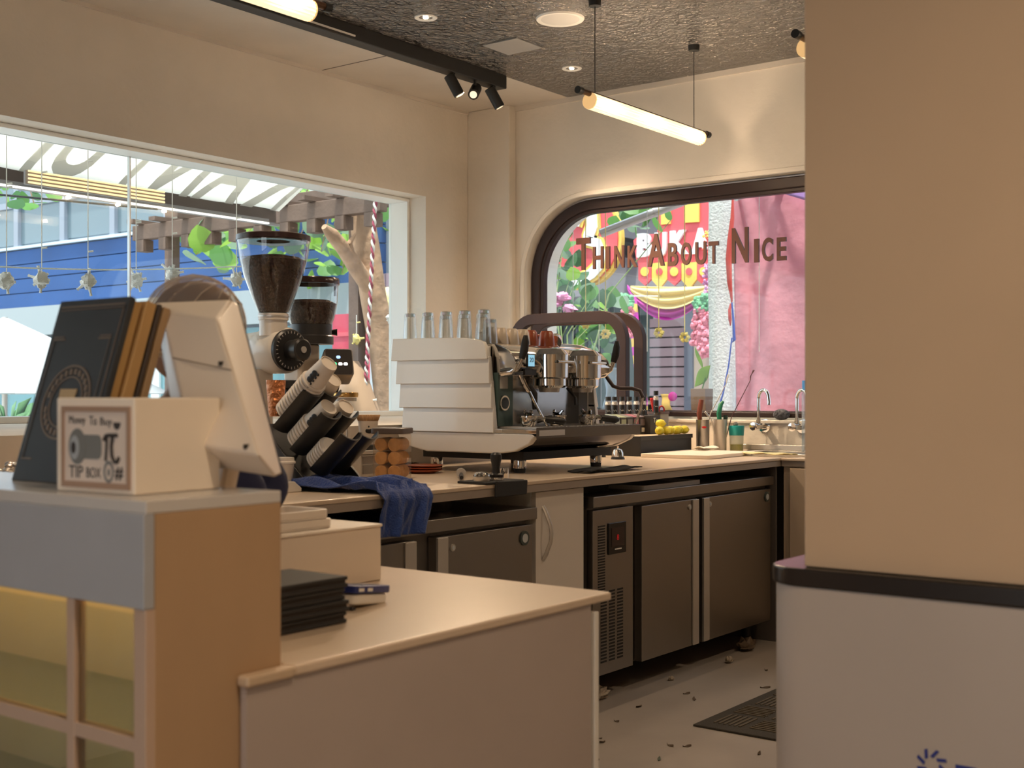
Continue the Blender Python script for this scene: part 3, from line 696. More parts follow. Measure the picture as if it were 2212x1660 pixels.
for side in (0, 1):
    pn = B().box(.012 if not side else EW-.02, .02 if not side else EW-.012, .24,.68,.16,.50).build('side_panel', EWHT, em)
    for k in range(4):
        z0, z1 = lev[k]+(.0 if k else .006), lev[k+1]+.012
        y0b, y0t, y1 = fr[k], fr[k+1], bk[k]
        o0, o1 = -.020, -.002
        def sx(v): return v if not side else EW - v
        if k < 3: pts = [(y0b,z0),(y0t,z1),(y1+.004,z1),(y1,z0)]
        else: pts = [(y0b,z0),(y0t-.004,z1-.035),(y0t+.012,z1-.012),(y0t+.045,z1-.002),(y0t+.12,z1+.006),(.50,z1+.010),(y1+.004,z1+.012),(y1,z0)]
        n = len(pts); vs = []
        for (yy,zz) in pts:
            f = (zz-z0)/(z1-z0); vs.append((sx(o0+.014*f), yy, zz))
        for (yy,zz) in pts: vs.append((sx(.011), yy, zz))
        fs = [tuple(range(n)), tuple(range(n,2*n))] + [(i,(i+1)%n,n+(i+1)%n,n+i) for i in range(n)]
        B().add(vs, fs).build('louvre', EWHT, pn, bevel=.003, seg=3)
B().box(.021,EW-.021,.30,.70,.172,.48).build('boiler_body', mat('machine_inner', (.10,.13,.12), .22, metal=.5), em)
B().box(.021,EW-.021,.285,.30,.172,.40).build('backsplash', mat('backsplash_steel', (.42,.41,.40), .12, metal=1), em)
B().box(.022,.118,.205,.284,.184,.395).build('inner_side', mat('green_reflection', (.10,.155,.14), .3, metal=.2), em)  # green reflection in the polished steel, put into this panel's colour
B().box(.0,EW,.30,.72,.480,.512).build('cup_tray', CHROME, em, bevel=.003)
pr_ = [(.32,.515),(.22,.510),(.165,.490),(.128,.455),(.118,.425),(.128,.398),(.16,.385),(.32,.385)]
B().prism(pr_, 'x', .025, EW-.025).build('group_fascia', CHROME, em, bevel=.003)
for gx in (.270,.510):
    h = B().lathe([(0,.335),(.060,.335),(.070,.345),(.070,.372),(.078,.378),(.080,.47),(.060,.492),(0,.505)],32,c=(gx,.135,0)).build('group_head', CHROME, em)
    B().lathe([(0,.318),(.040,.318),(.044,.336)],24,c=(gx,.135,0)).build('shower_screen', STEELL, h)
    pf = B().cyl((gx-.055,.055,.44),(gx+.055,.055,.44),.006).build('group_badge', CHROME, h)
s_ = B().box(.085,.135,.108,.116,.415,.470).build('screen_bezel', BLACK, em, bevel=.002)
B().box(.09,.13,.1065,.108,.42,.465).build('screen', mat('screen_blue', (.20,.42,.55), .2, emit=(.25,.5,.65), es=.5), s_)
letters(B(),'20', (.097,.1064,.436),(1,0,0),(0,0,1),.026,.018,.0008).build('screen_digits', BLACK, s_, smooth=False)
B().box(.075,.15,.112,.122,.385,.408).build('button_row', BLACK, em)
# steam levers and wands
for lx in (.028,.692):
    lv = B().tube([(lx,.19,.395),(lx+.008,.150,.400),(lx+.018,.125,.420),(lx+.026,.112,.452)], [.020,.018,.013,.009], 12).build('steam_lever', CHROME, em)
    B().tube([(lx+.025,.113,.448),(lx+.031,.106,.478),(lx+.035,.102,.515),(lx+.037,.102,.540)], [.009,.012,.011,.006], 12, flat=1.4).build('lever_grip', BLACK, lv)
wd1 = B().tube([(.07,.13,.385),(.075,.11,.34),(.085,.10,.32)], .009, 10).build('steam_joint', CHROME, em)
B().tube([(.085,.10,.32),(.115,.085,.26),(.16,.06,.175)], [.0065,.006,.005], 10).build('steam_wand', CHROME, wd1)
B().tube([(.098,.11,.345),(.125,.105,.31),(.13,.105,.25)], [.011,.014,.010], 12).build('rubber_sleeve', RUBBER, em)
wd2 = B().tube([(.690,.13,.385),(.695,.10,.345),(.71,.075,.335),(.735,.03,.335),(.752,.0,.325),(.757,-.012,.295)], .0085, 10).build('steam_joint', mat('wand_sleeve', (.05,.03,.028), .35), em)
B().tube([(.757,-.012,.295),(.750,-.002,.24),(.735,.02,.17)], [.006,.0055,.0045], 10).build('steam_wand', CHROME, wd2)
B().tube([(.42,.15,.335),(.415,.12,.31),(.40,.10,.30),(.385,.085,.295),(.38,.08,.265)], .006, 8).build('water_spout', BLACK, em)
# drip tray, grille and front bar
B().box(-.012,EW+.012,-.006,.30,.158,.176).build('drip_tray', CHROME, em, bevel=.003)
B().box(-.014,EW+.014,-.010,-.006,.140,.182).build('front_bar', DARKC, em, bevel=.001)
B().box(.0,.17,-.0115,-.010,.150,.172).build('nameplate', STEELL, em)
for k in range(26):
    x = .04+.645*k/25
    B().box(x-.004,x+.004,.015,.275,.1765,.183).build('tray_slat', STEELL, em)
# gauge and sticker on the inner side
g = B().cyl((.057,.2045,.275),(.057,.197,.275),.030,n=28).build('pressure_gauge', CHROME, em)
B().cyl((.057,.1968,.275),(.057,.1955,.275),.023,n=24).build('gauge_dial', mat('dial_dark', (.04,.045,.045), .3), g)
B().box(.033,.083,.2035,.2045,.332,.382).build('rating_sticker', mat('sticker', (.72,.70,.66), .6), em)
B().box(.05,EW-.05,.10,.62,.052,.0835).build('underframe', BLACKM, em)
for fx in (.09,EW-.09):
    for fy in (.15,.58):
        f = B().lathe([(0,.018),(.026,.018),(.026,.07),(.02,.084),(0,.084)],20,c=(fx,fy,0)).build('foot', CHROME, em)
        B().lathe([(0,0),(.022,0),(.024,.018),(0,.018)],18,c=(fx,fy,0)).build('foot_pad', RUBBER, f)
# portafilters resting on the tray: things of their own
def portafilter(x, y, z, rz, lab):
    t = thing('portafilter', lab, 'portafilter', (x,y,z), rz, 'portafilters on the drip tray')
    B().lathe([(0,.0),(.026,.0),(.033,.012),(.034,.034),(.037,.036),(.037,.042),(.030,.042),(.028,.02),(0,.016)],24).build('basket_holder', CHROME, t)
    B().tube([(.03,0,.03),(.055,0,.030),(.07,0,.028)], [.012,.009,.010], 10).build('neck', CHROME, t)
    B().tube([(.07,0,.028),(.10,0,.024),(.15,0,.019),(.165,0,.018)], [.0115,.015,.0155,.009], 12).build('handle', BLACK, t)
    sp = B().tube([(-.006,-.03,.062),(0,-.022,.049),(0,0,.044),(0,.022,.049),(-.006,.03,.062)], [.006,.008,.010,.008,.006], 8).build('spouts', CHROME, t)
TZ = WT+.0005+.1836
portafilter(3.935,2.90,TZ,R(-25),'portafilter nearest the white side of the machine')
portafilter(4.13,2.90,TZ,R(160),'middle portafilter turned upside down on the tray')
portafilter(4.36,2.91,TZ,R(-20),'portafilter at the far end of the drip tray')
# ------------------------------------------------------------------ glasses and cups on the machine
TG = glass('tumbler_glass', (.98,.99,.99), 1.5, gain=1.8, base=.02, film=.025)
def tumbler(loc, h, r0, r1, lab, first=[]):
    t = thing('tumbler', lab, 'glass', loc, 0, 'upturned tumblers on the machine')
    B().lathe([(r1,0),(r1*.99,.004),(r0,h-.006),(r0-.003,h),(0,h)],20).build('wall', TG, t)
    B().lathe([(r1-.0025,.001),(r0-.0035,h-.016),(0,h-.018)],20).build('inner_wall', TG, t)
    B().lathe([(0,h-.016),(r0-.004,h-.015),(r0-.003,h-.003),(0,h-.003)],20).build('thick_base', mat('glass_base', (.75,.77,.77), .08, trans=.7), t)
CTZ = WT+.0005+.5125
for k in range(5):
    tumbler((3.89,3.48-.098*k,CTZ), .135, .024, .031, ['tall upturned tumbler by the window end of the machine','second tall upturned tumbler from the window end','middle tall upturned tumbler of the row on the machine','fourth tall upturned tumbler from the window end','tall upturned tumbler nearest the steam lever'][k])
for k in range(4):
    tumbler((3.965,3.45-.098*k,CTZ), .125, .024, .031, 'upturned tumbler in the second row at the %s of the machine' % ['window end','back middle','front middle','lever end'][k])
tumbler((3.945,3.10,CTZ), .10, .026, .032, 'shorter upturned tumbler next to the cream cups')
def cup(loc, m, lab, grp, rz=0):
    t = thing('coffee_cup', lab, 'cup', loc, rz, grp)
    B().lathe([(.036,0),(.0365,.004),(.034,.035),(.028,.062),(.022,.070),(.019,.070),(.018,.066),(0,.066)],24).build('bowl', m, t)
    B().tube([(.034,0,.02),(.052,0,.022),(.058,0,.036),(.05,0,.05),(.031,0,.052)], .0045, 8).build('handle', m, t)
CRM = mat('cup_cream', (.74,.64,.52), .25, coat=.4); TER = mat('cup_terracotta', (.36,.085,.035), .3, coat=.3)
for k, x in enumerate((3.985,4.055,4.13,4.205)):
    cup((x,3.135,CTZ), CRM, ['cream upturned cup behind the short tumbler','second cream upturned cup from the tumblers','third cream upturned cup from the tumblers','cream upturned cup touching the terracotta cups'][k], 'cups on the machine', R(100+20*k))
for k, (x, y) in enumerate(((4.285,3.15),(4.37,3.125),(4.21,3.24))):
    cup((x,y,CTZ), TER, ['terracotta upturned cup beside the cream cups','terracotta upturned cup at the end of the row','terracotta upturned cup half hidden behind the cream cups'][k], 'cups on the machine', R(80+30*k))
t = thing('milk_jug', 'small chrome milk jug lying on top of the machine', 'jug', (4.47,3.15,CTZ), R(30))
Mj = Matrix.Translation((0,0,.031)) @ Matrix.Rotation(R(75),4,'Y')
B().lathe([(0,-.03),(.03,-.03),(.031,-.01),(.024,.025),(.026,.04),(.024,.04),(.022,.025),(.028,-.01),(.027,-.027),(0,-.027)],20,M=Mj).build('body', CHROME, t)
B().tube([Mj @ Vector(p) for p in ((0,.025,.03),(0,.05,.025),(0,.055,-.005),(0,.03,-.02))], .004, 8).build('handle', CHROME, t)

# ------------------------------------------------------------------ grinders
HOP = glass('hopper_clear', (.90,.92,.92), 1.5, gain=1.8, base=.02)
BEAN = mat('coffee_beans', (.075,.030,.018), .6, bump=1.0, bscale=110, var=.5, vscale=90)
g1 = thing('bean_grinder', 'tall white bean grinder with a big round dial beside the terminal', 'grinder', (3.067,3.404,WT+.0005))
GW = mat('grinder_white', (.78,.71,.62), .3, coat=.2)
# along the camera's left-right the motor barrel lies roughly across; barrel axis direction in plan
B().prism(rrect(-.085,.085,-.10,.15,.03,5), 'z', 0, .035).build('base', GW, g1, bevel=.006)
B().prism(rrect(-.045,.045,.04,.13,.02,5), 'z', .035, .40).build('column', GW, g1, bevel=.004)
ax = Vector((-.07,-.997,0)); c0 = Vector((.03,.06,.468))
Mb = Matrix.Translation(c0) @ ax.to_track_quat('Z','Y').to_matrix().to_4x4()
B().lathe([(0,-.13),(.05,-.13),(.068,-.115),(.074,-.02),(.084,.0),(.084,.10),(.076,.112),(0,.112)],36,M=Mb).build('motor_barrel', GW, g1)
dl = B().lathe([(0,.113),(.076,.113),(.076,.126),(.070,.132),(0,.132)],36,M=Mb).build('dial_ring', BLACK, g1)
B().lathe([(0,.132),(.036,.132),(.036,.165),(.040,.168),(.040,.195),(.034,.2),(0,.2)],28,M=Mb).build('dial_knob', mat('knob_black', (.025,.024,.024), .3), dl)
B().lathe([(0,.2),(.012,.2),(.012,.203),(0,.203)],14,M=Mb).build('knob_screw', STEELL, dl)
tk = B()
for k in range(28):
    a = 2*math.pi*k/28
    tk.box(-.0015,.0015,.060,.069,.1322,.1328, Mb @ Matrix.Rotation(a,4,'Z'))
tk.build('dial_marks', STEELL, dl)['kind'] = 'stuff'
for a in (60,180,300):
    p = Mb @ Vector((.074*math.cos(R(a)), .074*math.sin(R(a)), .10)); B().ell(p,.004).build('bolt', STEEL, g1)
hb = Vector((0,0,0))
B().lathe([(0,.52),(.050,.52),(.050,.575),(.054,.577),(.054,.600),(.050,.602),(0,.602)],32).build('hopper_collar', GW, g1)
B().lathe([(.0545,.588),(.056,.588),(.056,.592),(.0545,.592)],32,closed=True).build('collar_band', STEELL, g1)
HP = [(.054,.603),(.075,.655),(.105,.735),(.124,.81),(.131,.868)]
h = B().lathe(HP,40).build('hopper', HOP, g1)
B().lathe([(.051,.605),(.072,.657),(.101,.735),(.117,.79),(.095,.802),(.04,.812),(0,.815)],36).build('coffee_beans', BEAN, h)
B().lathe([(0,.884),(.12,.884),(.133,.88),(.134,.862),(.128,.860),(.12,.872),(0,.874)],40).build('lid', mat('lid_dark', (.035,.02,.02), .2), h)
B().lathe([(.06,.8605),(.118,.858),(.119,.8615)],36).build('lid_seal', mat('seal_grey', (.3,.3,.3), .2), h)
B().box(-.05,.06,-.12,-.03,.33,.36).box(-.03,.04,-.10,-.05,.26,.33).build('chute', BLACK, g1, bevel=.004)
B().tube([(.05,-.06,.345),(.09,-.09,.34),(.14,-.12,.325)], [.008,.007,.012], 8).build('bag_clamp', BLACK, g1)
g2 = thing('espresso_grinder', 'smaller espresso grinder with a lit touch panel and bean hopper', 'grinder', (3.33,3.485,WT+.0005))
GB = mat('grinder_dark', (.03,.029,.03), .35)
B().prism(rrect(-.075,.075,-.055,.11,.02,5), 'z', 0, .03).build('base', GB, g2, bevel=.004)
B().prism(rrect(-.055,.055,.0,.10,.02,5), 'z', .03, .50).build('body', mat('grinder_cream', (.70,.62,.53), .35), g2, bevel=.006)
B().lathe([(0,.50),(.085,.50),(.085,.53),(.078,.535),(.078,.575),(0,.575)],32).build('burr_collar', GB, g2)
h = B().lathe([(.078,.576),(.088,.60),(.100,.66),(.104,.735)],36).build('hopper', HOP, g2)
B().lathe([(.074,.578),(.085,.602),(.096,.655),(.07,.668),(0,.672)],32).build('coffee_beans', BEAN, h)
B().lathe([(0,.755),(.104,.752),(.108,.745),(.108,.728),(.102,.728),(.10,.74),(0,.742)],36).tube([(.104,-.01,.745),(.112,-.015,.73),(.112,-.015,.69)], .005, 6).build('lid', mat('lid_dark'), h)
Md = Matrix.Translation((.045,-.10,.425)) @ Matrix.Rotation(R(-35),4,'Z') @ Matrix.Rotation(R(-22),4,'X')
hs = B().prism(rrect(-.055,.055,-.055,.055,.012,4), 'y', -.02, .075, Md).build('display_head', mat('display_grey', (.22,.20,.19), .35, metal=.4), g2, bevel=.004)
B().prism(rrect(-.050,.050,-.050,.050,.010,4), 'y', -.0225, -.0205, Md).build('touch_panel', mat('touch_panel', (.05,.045,.045), .15), hs)
for k, (x, z, m) in enumerate(((-.002,.018,('icon_blue',(.3,.5,.9))),(-.018,-.010,('icon_green',(.05,.9,.35))),(.004,-.010,('icon_white',(.9,.85,.8))),(.024,-.010,('icon_white2',(.85,.85,.85))))):
    B().prism(rrect(x-.008,x+.008,z-.006,z+.006,.005,3), 'y', -.0237, -.0226, Md).build('icon', mat(m[0], m[1], .4, emit=m[1], es=.9), hs)
B().tube([(.03,-.06,.36),(.035,-.085,.33),(.03,-.09,.30)], [.02,.025,.012], 10).build('spout', BLACK, g2)
B().tube([(.0,.0,.55),(.10,.0,.55),(.12,-.02,.55)], [.008,.008,.014], 8).build('adjust_knob', BLACK, g2)
# copper tamping cylinder held below the first grinder's chute
t = tag(B().lathe([(0,0),(.022,0),(.026,.02),(.034,.125),(.030,.125),(.022,.02),(0,.01)],20).build('copper_cup', mat('hammered_copper', (.66,.25,.10), .28, metal=.9, bump=.9, bscale=70)), 'hammered copper dosing cup below the white grinder', 'dosing cup', loc=(2.96,3.20,WT+.0005))
t.location = P(596,900,t=4.28)
# ------------------------------------------------------------------ cup dispenser
cd = thing('cup_dispenser', 'black slanted cup and lid dispenser in front of the grinders', 'dispenser', (0,0,0))
d_ = Vector((0,-.772,.636)); DS = [(3.141,1.085),(3.059,1.0126),(2.965,.950)]; DX = (2.86,2.985)
B().prism([(2.845,.9006),(3.16,.9006),(3.235,1.10),(3.21,1.125),(3.12,1.07),(2.95,.93),(2.86,.925)], 'x', 2.795, 2.807).build('side_plate', BLACK, cd, bevel=.002)
B().prism([(2.845,.9006),(3.16,.9006),(3.235,1.10),(3.21,1.125),(3.12,1.07),(2.95,.93),(2.86,.925)], 'x', 3.042, 3.054).build('side_plate', BLACK, cd, bevel=.002)
B().prism([(3.02,.905),(3.16,.905),(3.225,1.10),(3.20,1.11)], 'x', 2.8075, 3.0415).build('back_plate', BLACK, cd)
B().box(2.79,3.06,2.83,3.16,.9003,.9055).build('foot_plate', BLACK, cd, bevel=.002)
def trough(x, y, z, L, rr=.047):
    """half-round channel open on the upper side, axis along d_"""
    M = Matrix.Translation((x,y,z)) @ d_.to_track_quat('Z','X').to_matrix().to_4x4()
    b = B()
    # local frame: find angle pointing straight down
    inv = M.to_3x3().inverted(); dn = inv @ Vector((0,0,-1)); a0 = math.atan2(dn.y, dn.x)
    n = 16; vs = []; fs = []
    for zz in (0, L):
        for r in (rr, rr+.005):
            for i in range(n+1):
                a = a0 - R(66) + R(132)*i/n; vs.append((r*math.cos(a), r*math.sin(a), zz))
    q = n+1
    for i in range(n):
        fs += [(i,i+1,2*q+i+1,2*q+i),(q+i,q+i+1,3*q+i+1,3*q+i),(i,i+1,q+i+1,q+i),(2*q+i,2*q+i+1,3*q+i+1,3*q+i)]
    fs += [(0,q,3*q,2*q),(n,q+n,3*q+n,2*q+n)]
    return b.add(vs, fs, M), M
PCUP = mat('paper_cup', (.74,.66,.57), .55); PLID = mat('paper_lid', (.78,.71,.63), .45)
def paper_cup(name='paper_cup', lab='', grp='', logo=True):
    t = thing(name, lab, 'cup', (0,0,0), 0, grp)
    # mouth at z = 0, base at z = .095
    B().lathe([(.0405,0),(.0445,.001),(.0450,.004),(.0425,.007),(.0385,.0075),(.030,.095),(.0285,.095),(.0285,.091),(0,.091)],24).build('wall', PCUP, t)
    if logo:
        b = B()
        for k in range(12):
            a = R(-60+10*k)
        b = B().ell((0,0,0), .011,.0015,.011,14,8, Matrix.Translation((0,-.0362,.050)) @ Matrix.Rotation(R(-6),4,'X')).ell((0,0,0),.005,.0015,.005,10,6,Matrix.Translation((.012,-.0355,.057)))
        b.build('printed_mark', BLACK, t)
    return t
ra = Vector((0,0,1))
GRPC = 'paper cups in the dispenser'
first = None
for i, x in enumerate(DX):
    for j, (y, z) in enumerate(DS):
        L = .19 if j < 2 else .185
        yy = y + (.045 if i else 0); zz = z - (.0 if i else 0)
        b, M = trough(x, yy - .0, zz + .035, L)
        tr_ = b.build('trough', BLACK, cd)
        n0 = {(0,0):12,(1,0):9,(0,1):7,(1,1):7,(0,2):0,(1,2):0}[(i,j)]
        for k in range(n0):
            off = (.045 if (j == 0 and i == 0) else .01) + .0145*k
            # roll the cup so that its mark faces the room
            MM = M @ Matrix.Translation((0,0,off))
            inv = M.to_3x3().inverted(); fwd = inv @ Vector((-FW[0],-FW[1],.3)); a = math.atan2(fwd.y, fwd.x)
            MM = MM @ Matrix.Rotation(a+R(90),4,'Z')
            lab = 'paper cup nested in a slanted stack of the black dispenser'
            if k == n0-1: lab = ['topmost paper cup of the %s stack with its printed mark showing','topmost paper cup of the %s stack'][j] % ['front upper','rear upper'][i] if j == 0 else 'top paper cup of the %s middle stack' % ['front','rear'][i]
            if first is None: first = paper_cup('paper_cup', lab, GRPC); first.matrix_world = MM
            else: dup(first, M=MM, label=lab)
        if j == 2:
            for k in range(7):
                o = B().lathe([(.043,0),(.044,.002),(.043,.006),(.038,.008),(.034,.014),(.012,.015),(0,.013)],24).build('sip_cover', PLID)
                tag(o, 'white plastic cup lid in the %s bottom trough' % ['front','rear'][i], 'lid', 'cup lids in the dispenser'); o.matrix_world = M @ Matrix.Translation((0,0,.004+.012*k))
        # steel edge rod beside each trough
        p0 = M @ Vector((0,0,0)); 
# cup with lid standing on the counter
def take_cup(loc, lab, lid=True, sc_=1.0):
    t = thing('takeaway_cup', lab, 'cup', loc)
    B().lathe([(0,.0),(.027*sc_,.0),(.037*sc_,.088*sc_),(.035*sc_,.088*sc_),(.0255*sc_,.004),(0,.004)],24).build('wall', PCUP, t)
    B().ell((-.02,-.025,.045*sc_),.008,.006,.010,10,8).build('printed_mark', BLACK, t)
    if lid: B().lathe([(.039*sc_,.086*sc_),(.041*sc_,.088*sc_),(.041*sc_,.093*sc_),(.037*sc_,.096*sc_),(.036*sc_,.106*sc_),(.030*sc_,.107*sc_),(0,.103*sc_)],24).build('lid', PLID, t)
    return t
take_cup(P(610,1062,z=WT+.0005)+Vector((.02,.02,0)), 'lidded takeaway cup standing by the corner of the terminal')
t = thing('kitchen_scale', 'low white wedge-shaped scale beside the lidded cup', 'scale', (2.655,2.985,WT+.0005))
B().prism([(-.06,0),(.10,0),(.10,.012),(.07,.034),(-.06,.034)], 'y', -.06,.06).build('body', WHITEP, t, bevel=.003)
B().box(-.055,.065,-.05,.05,.0342,.037).build('weighing_plate', STEELL, t)
# ------------------------------------------------------------------ knock box, pour-over stand, filters, jar
t = thing('knock_box', 'low steel drawer box beside the cookie jar', 'box', (3.44,3.33,WT+.0005))
B().box(-.085,.085,-.085,.085,0,.085).build('body', STEELL, t, bevel=.003)
B().box(-.090,.090,-.092,.09,.0855,.100).build('lid', STEELL, t, bevel=.002)
B().box(-.078,.078,-.088,-.0855,.012,.045).build('drawer', STEEL, t, bevel=.001)
B().box(-.078,.078,-.088,-.0855,.050,.078).build('drawer', mat('drawer_gap', (.25,.22,.20), .4), t)
tag(B().prism(rrect(-.07,.075,-.075,.06,.012,4),'z',0,.018).build('weighing_pad', RUBBER, bevel=.003), 'flat black scale lying on the steel drawer box', 'scale', loc=(3.43,3.33,WT+.1006))
t = thing('pour_over_stand', 'pour-over stand with a brass ring and steel posts', 'coffee stand', (3.385,3.36,WT+.1192))
B().prism(rrect(-.03,.03,-.025,.025,.01,3),'z',0,.008).build('base', STEEL, t)
for s in (-1,1): B().cyl((s*.012,0,.008),(s*.012,0,.165),.004).build('post', STEELL, t)
B().lathe([(.018,.165),(.045,.165),(.045,.178),(.018,.178)],28,closed=True).build('lower_ring', STEELL, t)
B().lathe([(.025,.180),(.050,.180),(.052,.192),(.050,.198),(.025,.198)],28,closed=True).build('brass_ring', mat('brass', (.75,.46,.16), .22, metal=1), t)
t = thing('filter_cup', 'white cup with a black printed mark holding brown paper filters', 'cup', (3.475,3.325,WT+.1192))
B().lathe([(0,0),(.030,0),(.039,.090),(.0375,.090),(.029,.003),(0,.003)],28).build('wall', PCUP, t)
mk = B().ell((0,0,0),.014,.002,.010,14,8,Matrix.Translation((-.022,-.026,.052)) @ Matrix.Rotation(R(-42),4,'Z')).ell((0,0,0),.003,.002,.004,8,6,Matrix.Translation((-.024,-.027,.068)) @ Matrix.Rotation(R(-42),4,'Z'))
mk.build('printed_mark', BLACK, t)
tag(B().grid(lambda u,v: ((.030+.014*v)*(1+.06*math.sin(40*2*math.pi*u))*math.cos(2*math.pi*u), (.030+.014*v)*(1+.06*math.sin(40*2*math.pi*u))*math.sin(2*math.pi*u), .04*v), 160, 3, wrap=True).build('paper_filter', mat('filter_brown', (.52,.32,.17), .8), solid=.002), 'fluted brown paper filters standing in the printed cup', 'filter', loc=(3.475,3.325,WT+.1192+.072))
jr = thing('cookie_jar', 'clear jar of round cookies with a dark lid by the machine', 'jar', (3.372,3.105,WT+.0005), R(20))
B().prism(rrect(-.058,.058,-.058,.058,.02,5),'z',.0,.165).build('clear_wall', glass('jar_plastic', (.95,.90,.84), 1.4, gain=1.0, film=.05), jr, bevel=.004)
B().prism(rrect(-.063,.063,-.063,.063,.02,5),'z',.166,.187).build('lid', mat('jar_lid', (.10,.075,.065), .4), jr, bevel=.004)
COOK = mat('cookie', (.60,.33,.13), .75, var=.15, vscale=40)
ckb = None
def cookie(loc, M):
    global ckb
    if ckb is None:
        ckb = B().lathe([(0,-.0045),(.022,-.0045),(.0245,-.002),(.0245,.002),(.022,.0045),(0,.005)],18).mesh('cookie'); ckb.materials.append(COOK)
    o = bpy.data.objects.new('cookie', ckb); COL.objects.link(o); o.matrix_world = M
    tag(o, 'round golden cookie in the clear jar', 'cookie', 'cookies in the jar')
for lvl in range(3):
    for row in range(2):
        for k in range(8):
            M = Matrix.Translation((3.372,3.105,WT)) @ Matrix.Rotation(R(20),4,'Z') @ Matrix.Translation((-.042+.0118*k, -.026+.052*row, .029+.0495*lvl)) @ Matrix.Rotation(R(90+rnd.uniform(-5,5)),4,'Y') @ Matrix.Rotation(R(rnd.uniform(-4,4)),4,'X')
            cookie(None, M)
# stack of small white lids and terracotta saucers
for k in range(9):
    o = B().lathe([(0,0),(.030,0),(.036,.004),(.036,.006),(.03,.003),(0,.003)],24).build('small_dish', mat('dish_cream', (.68,.58,.47), .4))
    tag(o, 'small cream dish in the stack behind the terracotta saucers', 'dish', 'stack of cream dishes', (3.585,3.40,WT+.0005+.0105*k))
for k in range(3):
    o = B().lathe([(0,0),(.045,0),(.050,.003),(.073,.010),(.075,.013),(.070,.014),(.048,.008),(0,.007)],36).build('saucer', TER)
    tag(o, ['lowest terracotta saucer of the stack beside the machine','middle terracotta saucer of the stack beside the machine','top terracotta saucer of the stack beside the machine'][k], 'saucer', 'terracotta saucers', (3.708+.002*k,3.25,WT+.0005+.0092*k))
t = thing('spare_portafilter', 'spare portafilter with brown handle leaning behind the saucers', 'portafilter', (3.765,3.37,WT+.0005), R(100))
B().lathe([(0,0),(.026,0),(.034,.014),(.035,.034),(.030,.034),(.028,.018),(0,.014)],22).build('basket_holder', DARKC, t)
B().tube([(.03,0,.03),(.06,0,.04),(.10,0,.055),(.13,0,.06)], [.01,.011,.014,.010], 10).build('handle', mat('handle_brown', (.16,.05,.03), .4), t)
# ------------------------------------------------------------------ tamping corner
t = thing('tamping_mat', 'black rubber tamping mat hooked over the counter edge', 'mat', (3.44,2.70,WT+.0005))
B().box(-.10,.115,-.06,.07,.0,.008).build('pad', RUBBER, t, bevel=.002)
B().prism([(-.06,-.045),(.118,-.045),(.122,.006),(-.055,.010)], 'y', -.072,-.0605).build('front_lip', RUBBER, t, bevel=.004)
tz = WT+.009
t = thing('tamper', 'black-handled tamper standing on the rubber mat', 'tamper', (3.45,2.685,tz))
B().lathe([(0,0),(.029,0),(.029,.010),(0,.010)],28).build('base', CHROME, t)
B().lathe([(0,.0105),(.027,.0105),(.028,.020),(.015,.026),(.0135,.045),(.017,.062),(.0205,.078),(.019,.090),(.012,.097),(0,.098)],28).build('handle', BLACK, t)
t = thing('distributor', 'silver coffee distributor puck beside the tamper', 'distributor', (3.375,2.69,tz))
B().lathe([(0,0),(.028,0),(.029,.004),(.029,.016),(.027,.018),(0,.018)],30).build('body', mat('puck_cream', (.72,.66,.58), .25, metal=.6), t)
B().lathe([(.026,.0185),(.029,.0185),(.028,.024),(.018,.031),(0,.033)],30).build('dome', CHROME, t)
t = thing('steel_measure', 'small ribbed steel cup under the front of the machine', 'cup', (3.60,2.77,WT+.0005))
B().lathe([(0,0),(.020,0),(.022,.006),(.022,.042),(.020,.042),(.019,.004),(0,.003)],24).build('body', CHROME, t)
t = thing('cleaning_brush', 'grouphead brush with a black handle lying behind the tamper', 'brush', (3.52,2.90,WT+.0005), R(40))
B().tube([(-.10,0,.012),(0,0,.012),(.05,0,.014)], [.007,.009,.007], 8).build('handle', BLACK, t)
B().lathe([(0,0),(.018,0),(.018,.028),(0,.028)],16,M=Matrix.Translation((.055,0,.018)) @ Matrix.Rotation(R(90),4,'Y')).build('bristle_head', STEELL, t)
def rag(u, v):
    return (4.05+.38*u, 2.685+.11*v+.01*math.sin(6*u), WT+.005+.006*math.sin(9*u+2*v)*math.sin(5*v+1)+.004)
tag(B().grid(rag, 26, 10).build('black_rag', mat('rag_black', (.02,.02,.021), .95), solid=.004), 'black cleaning rag lying along the counter edge under the machine', 'rag')
# ------------------------------------------------------------------ blue towel over the edge
TW = mat('blue_towel', (.025,.065,.27), .95, bump=.5, bscale=180, var=.2, vscale=30, sheen=.3)
def towel(u, v):
    s = v*.52
    x = 2.90 + .19*(u-.5)*(1+.25*math.sin(3*v)) + .05*v - .06*max(0,v-.62)/.38
    w_ = .017*math.sin(11*u+4*v)+.010*math.sin(23*u-7*v)+.005*math.sin(41*u+13*v)
    if s < .33: y, z = 3.00-.33*s/.33*1.055, WT+.012+abs(w_)*1.2
    else:
        q = s-.33; y, z = 2.643-.014-.35*max(0,w_)-.004, WT+.006-q*.72
        if q < .03: y, z = 2.643+.012-.026*(q/.03), WT+.012-.01*q/.03
    if s < .33: x += -.06*(1-s/.33)
    return (x, y - (.4*w_ if s > .36 else 0), z)
tag(B().grid(towel, 44, 60).build('blue_towel', TW, solid=.004, ang=80), 'crumpled blue towel hanging over the edge of the back counter', 'towel')
